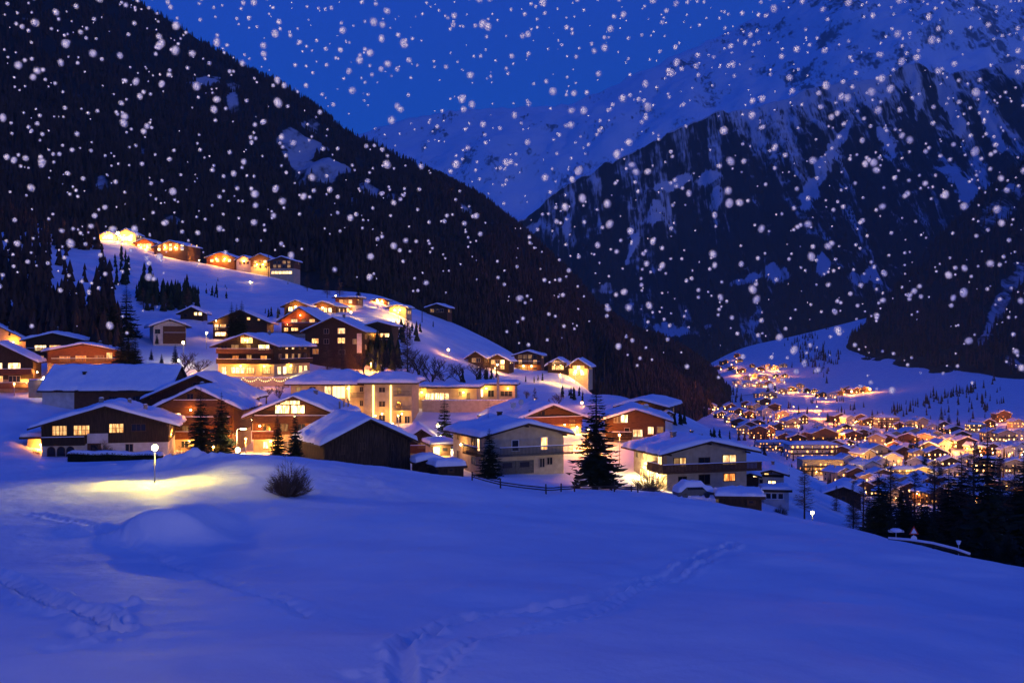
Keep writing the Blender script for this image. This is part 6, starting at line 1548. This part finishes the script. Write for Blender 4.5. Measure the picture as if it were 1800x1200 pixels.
# ------------------------------------------------------------------ falling snow
def soft_snow():
    """a loose clump of ice crystals: dense in the middle, thinning to nothing at the rim"""
    m, n, L, b, out = new_mat('snowflake')
    n.remove(b)
    df = n.new("ShaderNodeBsdfDiffuse"); tl = n.new("ShaderNodeBsdfTranslucent"); tr = n.new("ShaderNodeBsdfTransparent")
    for q in (df, tl): q.inputs[0].default_value = (.95, .95, .95, 1)
    ad = n.new("ShaderNodeMixShader"); ad.inputs[0].default_value = .5; L.new(df.outputs[0], ad.inputs[1]); L.new(tl.outputs[0], ad.inputs[2])
    lw = n.new("ShaderNodeLayerWeight"); lw.inputs[0].default_value = .5
    cr = n.new("ShaderNodeValToRGB"); cr.color_ramp.interpolation = 'EASE'
    cr.color_ramp.interpolation = 'LINEAR'
    cr.color_ramp.elements[0].position = .0; cr.color_ramp.elements[0].color = (.97, .97, .97, 1)
    cr.color_ramp.elements[1].position = .78; cr.color_ramp.elements[1].color = (0, 0, 0, 1)
    for p_, v_ in ((.05, .82), (.13, .52), (.25, .28), (.42, .10)):
        e_ = cr.color_ramp.elements.new(p_); e_.color = (v_, v_, v_, 1)
    L.new(lw.outputs['Facing'], cr.inputs[0])
    mx = n.new("ShaderNodeMixShader"); L.new(cr.outputs[0], mx.inputs[0]); L.new(tr.outputs[0], mx.inputs[1]); L.new(ad.outputs[0], mx.inputs[2])
    L.new(mx.outputs[0], out.inputs['Surface'])
    M['flake'] = m
soft_snow()
def ico(sub):
    bm = bmesh.new(); bmesh.ops.create_icosphere(bm, subdivisions=sub, radius=1.0)
    V = np.array([v.co[:] for v in bm.verts]); Fc = np.array([[v.index for v in f.verts] for f in bm.faces]); bm.free(); return V, Fc
IV, IF = ico(3)
fr = np.random.default_rng(2024)
NF = 1950; FL = []
while len(FL) < NF:
    px = fr.uniform(-20, 1820); py = 720*fr.uniform(0, 1)**1.12-12
    lim = np.interp(px, [0, 230, 420, 700, 900, 1000, 1250, 1500, 1800], [575, 590, 450, 500, 600, 640, 690, 690, 690])
    if py > lim or (py > lim-60 and fr.uniform() < .5): continue
    r_ = float(np.clip(fr.lognormal(math.log(3.6), .48), 1.5, 8.5)); d = fr.uniform(4.5, 11)
    FL.append((px, py, r_, d))
FL.sort(key=lambda q: -q[2])
fme = np_mesh('snowflake', IV, IF, [M['flake']])
for px, py, r_, d in FL[:300]:
    o = link_mesh('snowflake', fme); q = r_/FPX*d; o.location = ((px-900)/FPX*d, d, (600-py)/FPX*d); o.scale = (q, q*fr.uniform(.8, 1.2), q*fr.uniform(.85, 1.25)); o.rotation_euler = (0, fr.uniform(-.6, .6), 0)
    tag(o, 'large soft round snowflake drifting in the dark air above the valley', 'snowflake', 'large falling snowflakes')
IV2, IF2 = ico(2)
VV = []; FF = []
for k, (px, py, r_, d) in enumerate(FL[300:]):
    q = r_/FPX*d; VV.append(IV2*q+np.array([(px-900)/FPX*d, d, (600-py)/FPX*d])); FF.append(IF2+k*len(IV2))
# the same snowfall goes on to both sides of the picture
for _ in range(2600):
    px = fr.uniform(-1100, 2900); py = 720*fr.uniform(0, 1)**1.12-12; d = fr.uniform(4.5, 11); r_ = float(np.clip(fr.lognormal(math.log(3.6), .48), 1.5, 8.5))
    if -25 < px < 1825: continue
    q = r_/FPX*d; VV.append(IV2*q+np.array([(px-900)/FPX*d, d, (600-py)/FPX*d])); FF.append(IF2+(len(VV)-1)*len(IV2))
tag(link_mesh('falling_snow', np_mesh('falling_snow', np.concatenate(VV), np.concatenate(FF), [M['flake']])), 'countless small snowflakes falling through the dusk', 'falling snow', kind='stuff')
# ------------------------------------------------------------------ the air in the valley
def haze():
    m = bpy.data.materials.new('haze'); m.use_nodes = True
    n = m.node_tree.nodes; n.clear()
    out = n.new("ShaderNodeOutputMaterial"); v = n.new("ShaderNodeVolumePrincipled")
    v.inputs['Color'].default_value = (0.36, 0.80, 1.0, 1)
    v.inputs['Density'].default_value = HAZE
    v.inputs['Anisotropy'].default_value = 0.0
    m.node_tree.links.new(v.outputs[0], out.inputs['Volume'])
    b = MB(); b.box(-9000, -60, -420, 9000, 9600, 2600)
    o = b.build('haze', m)
    tag(o, 'thin blue evening haze filling the valley up to the snow massif', 'haze', kind='stuff')
    m.volume_intersection_method = 'FAST' if hasattr(m, 'volume_intersection_method') else None
HAZE = 5e-5
haze()
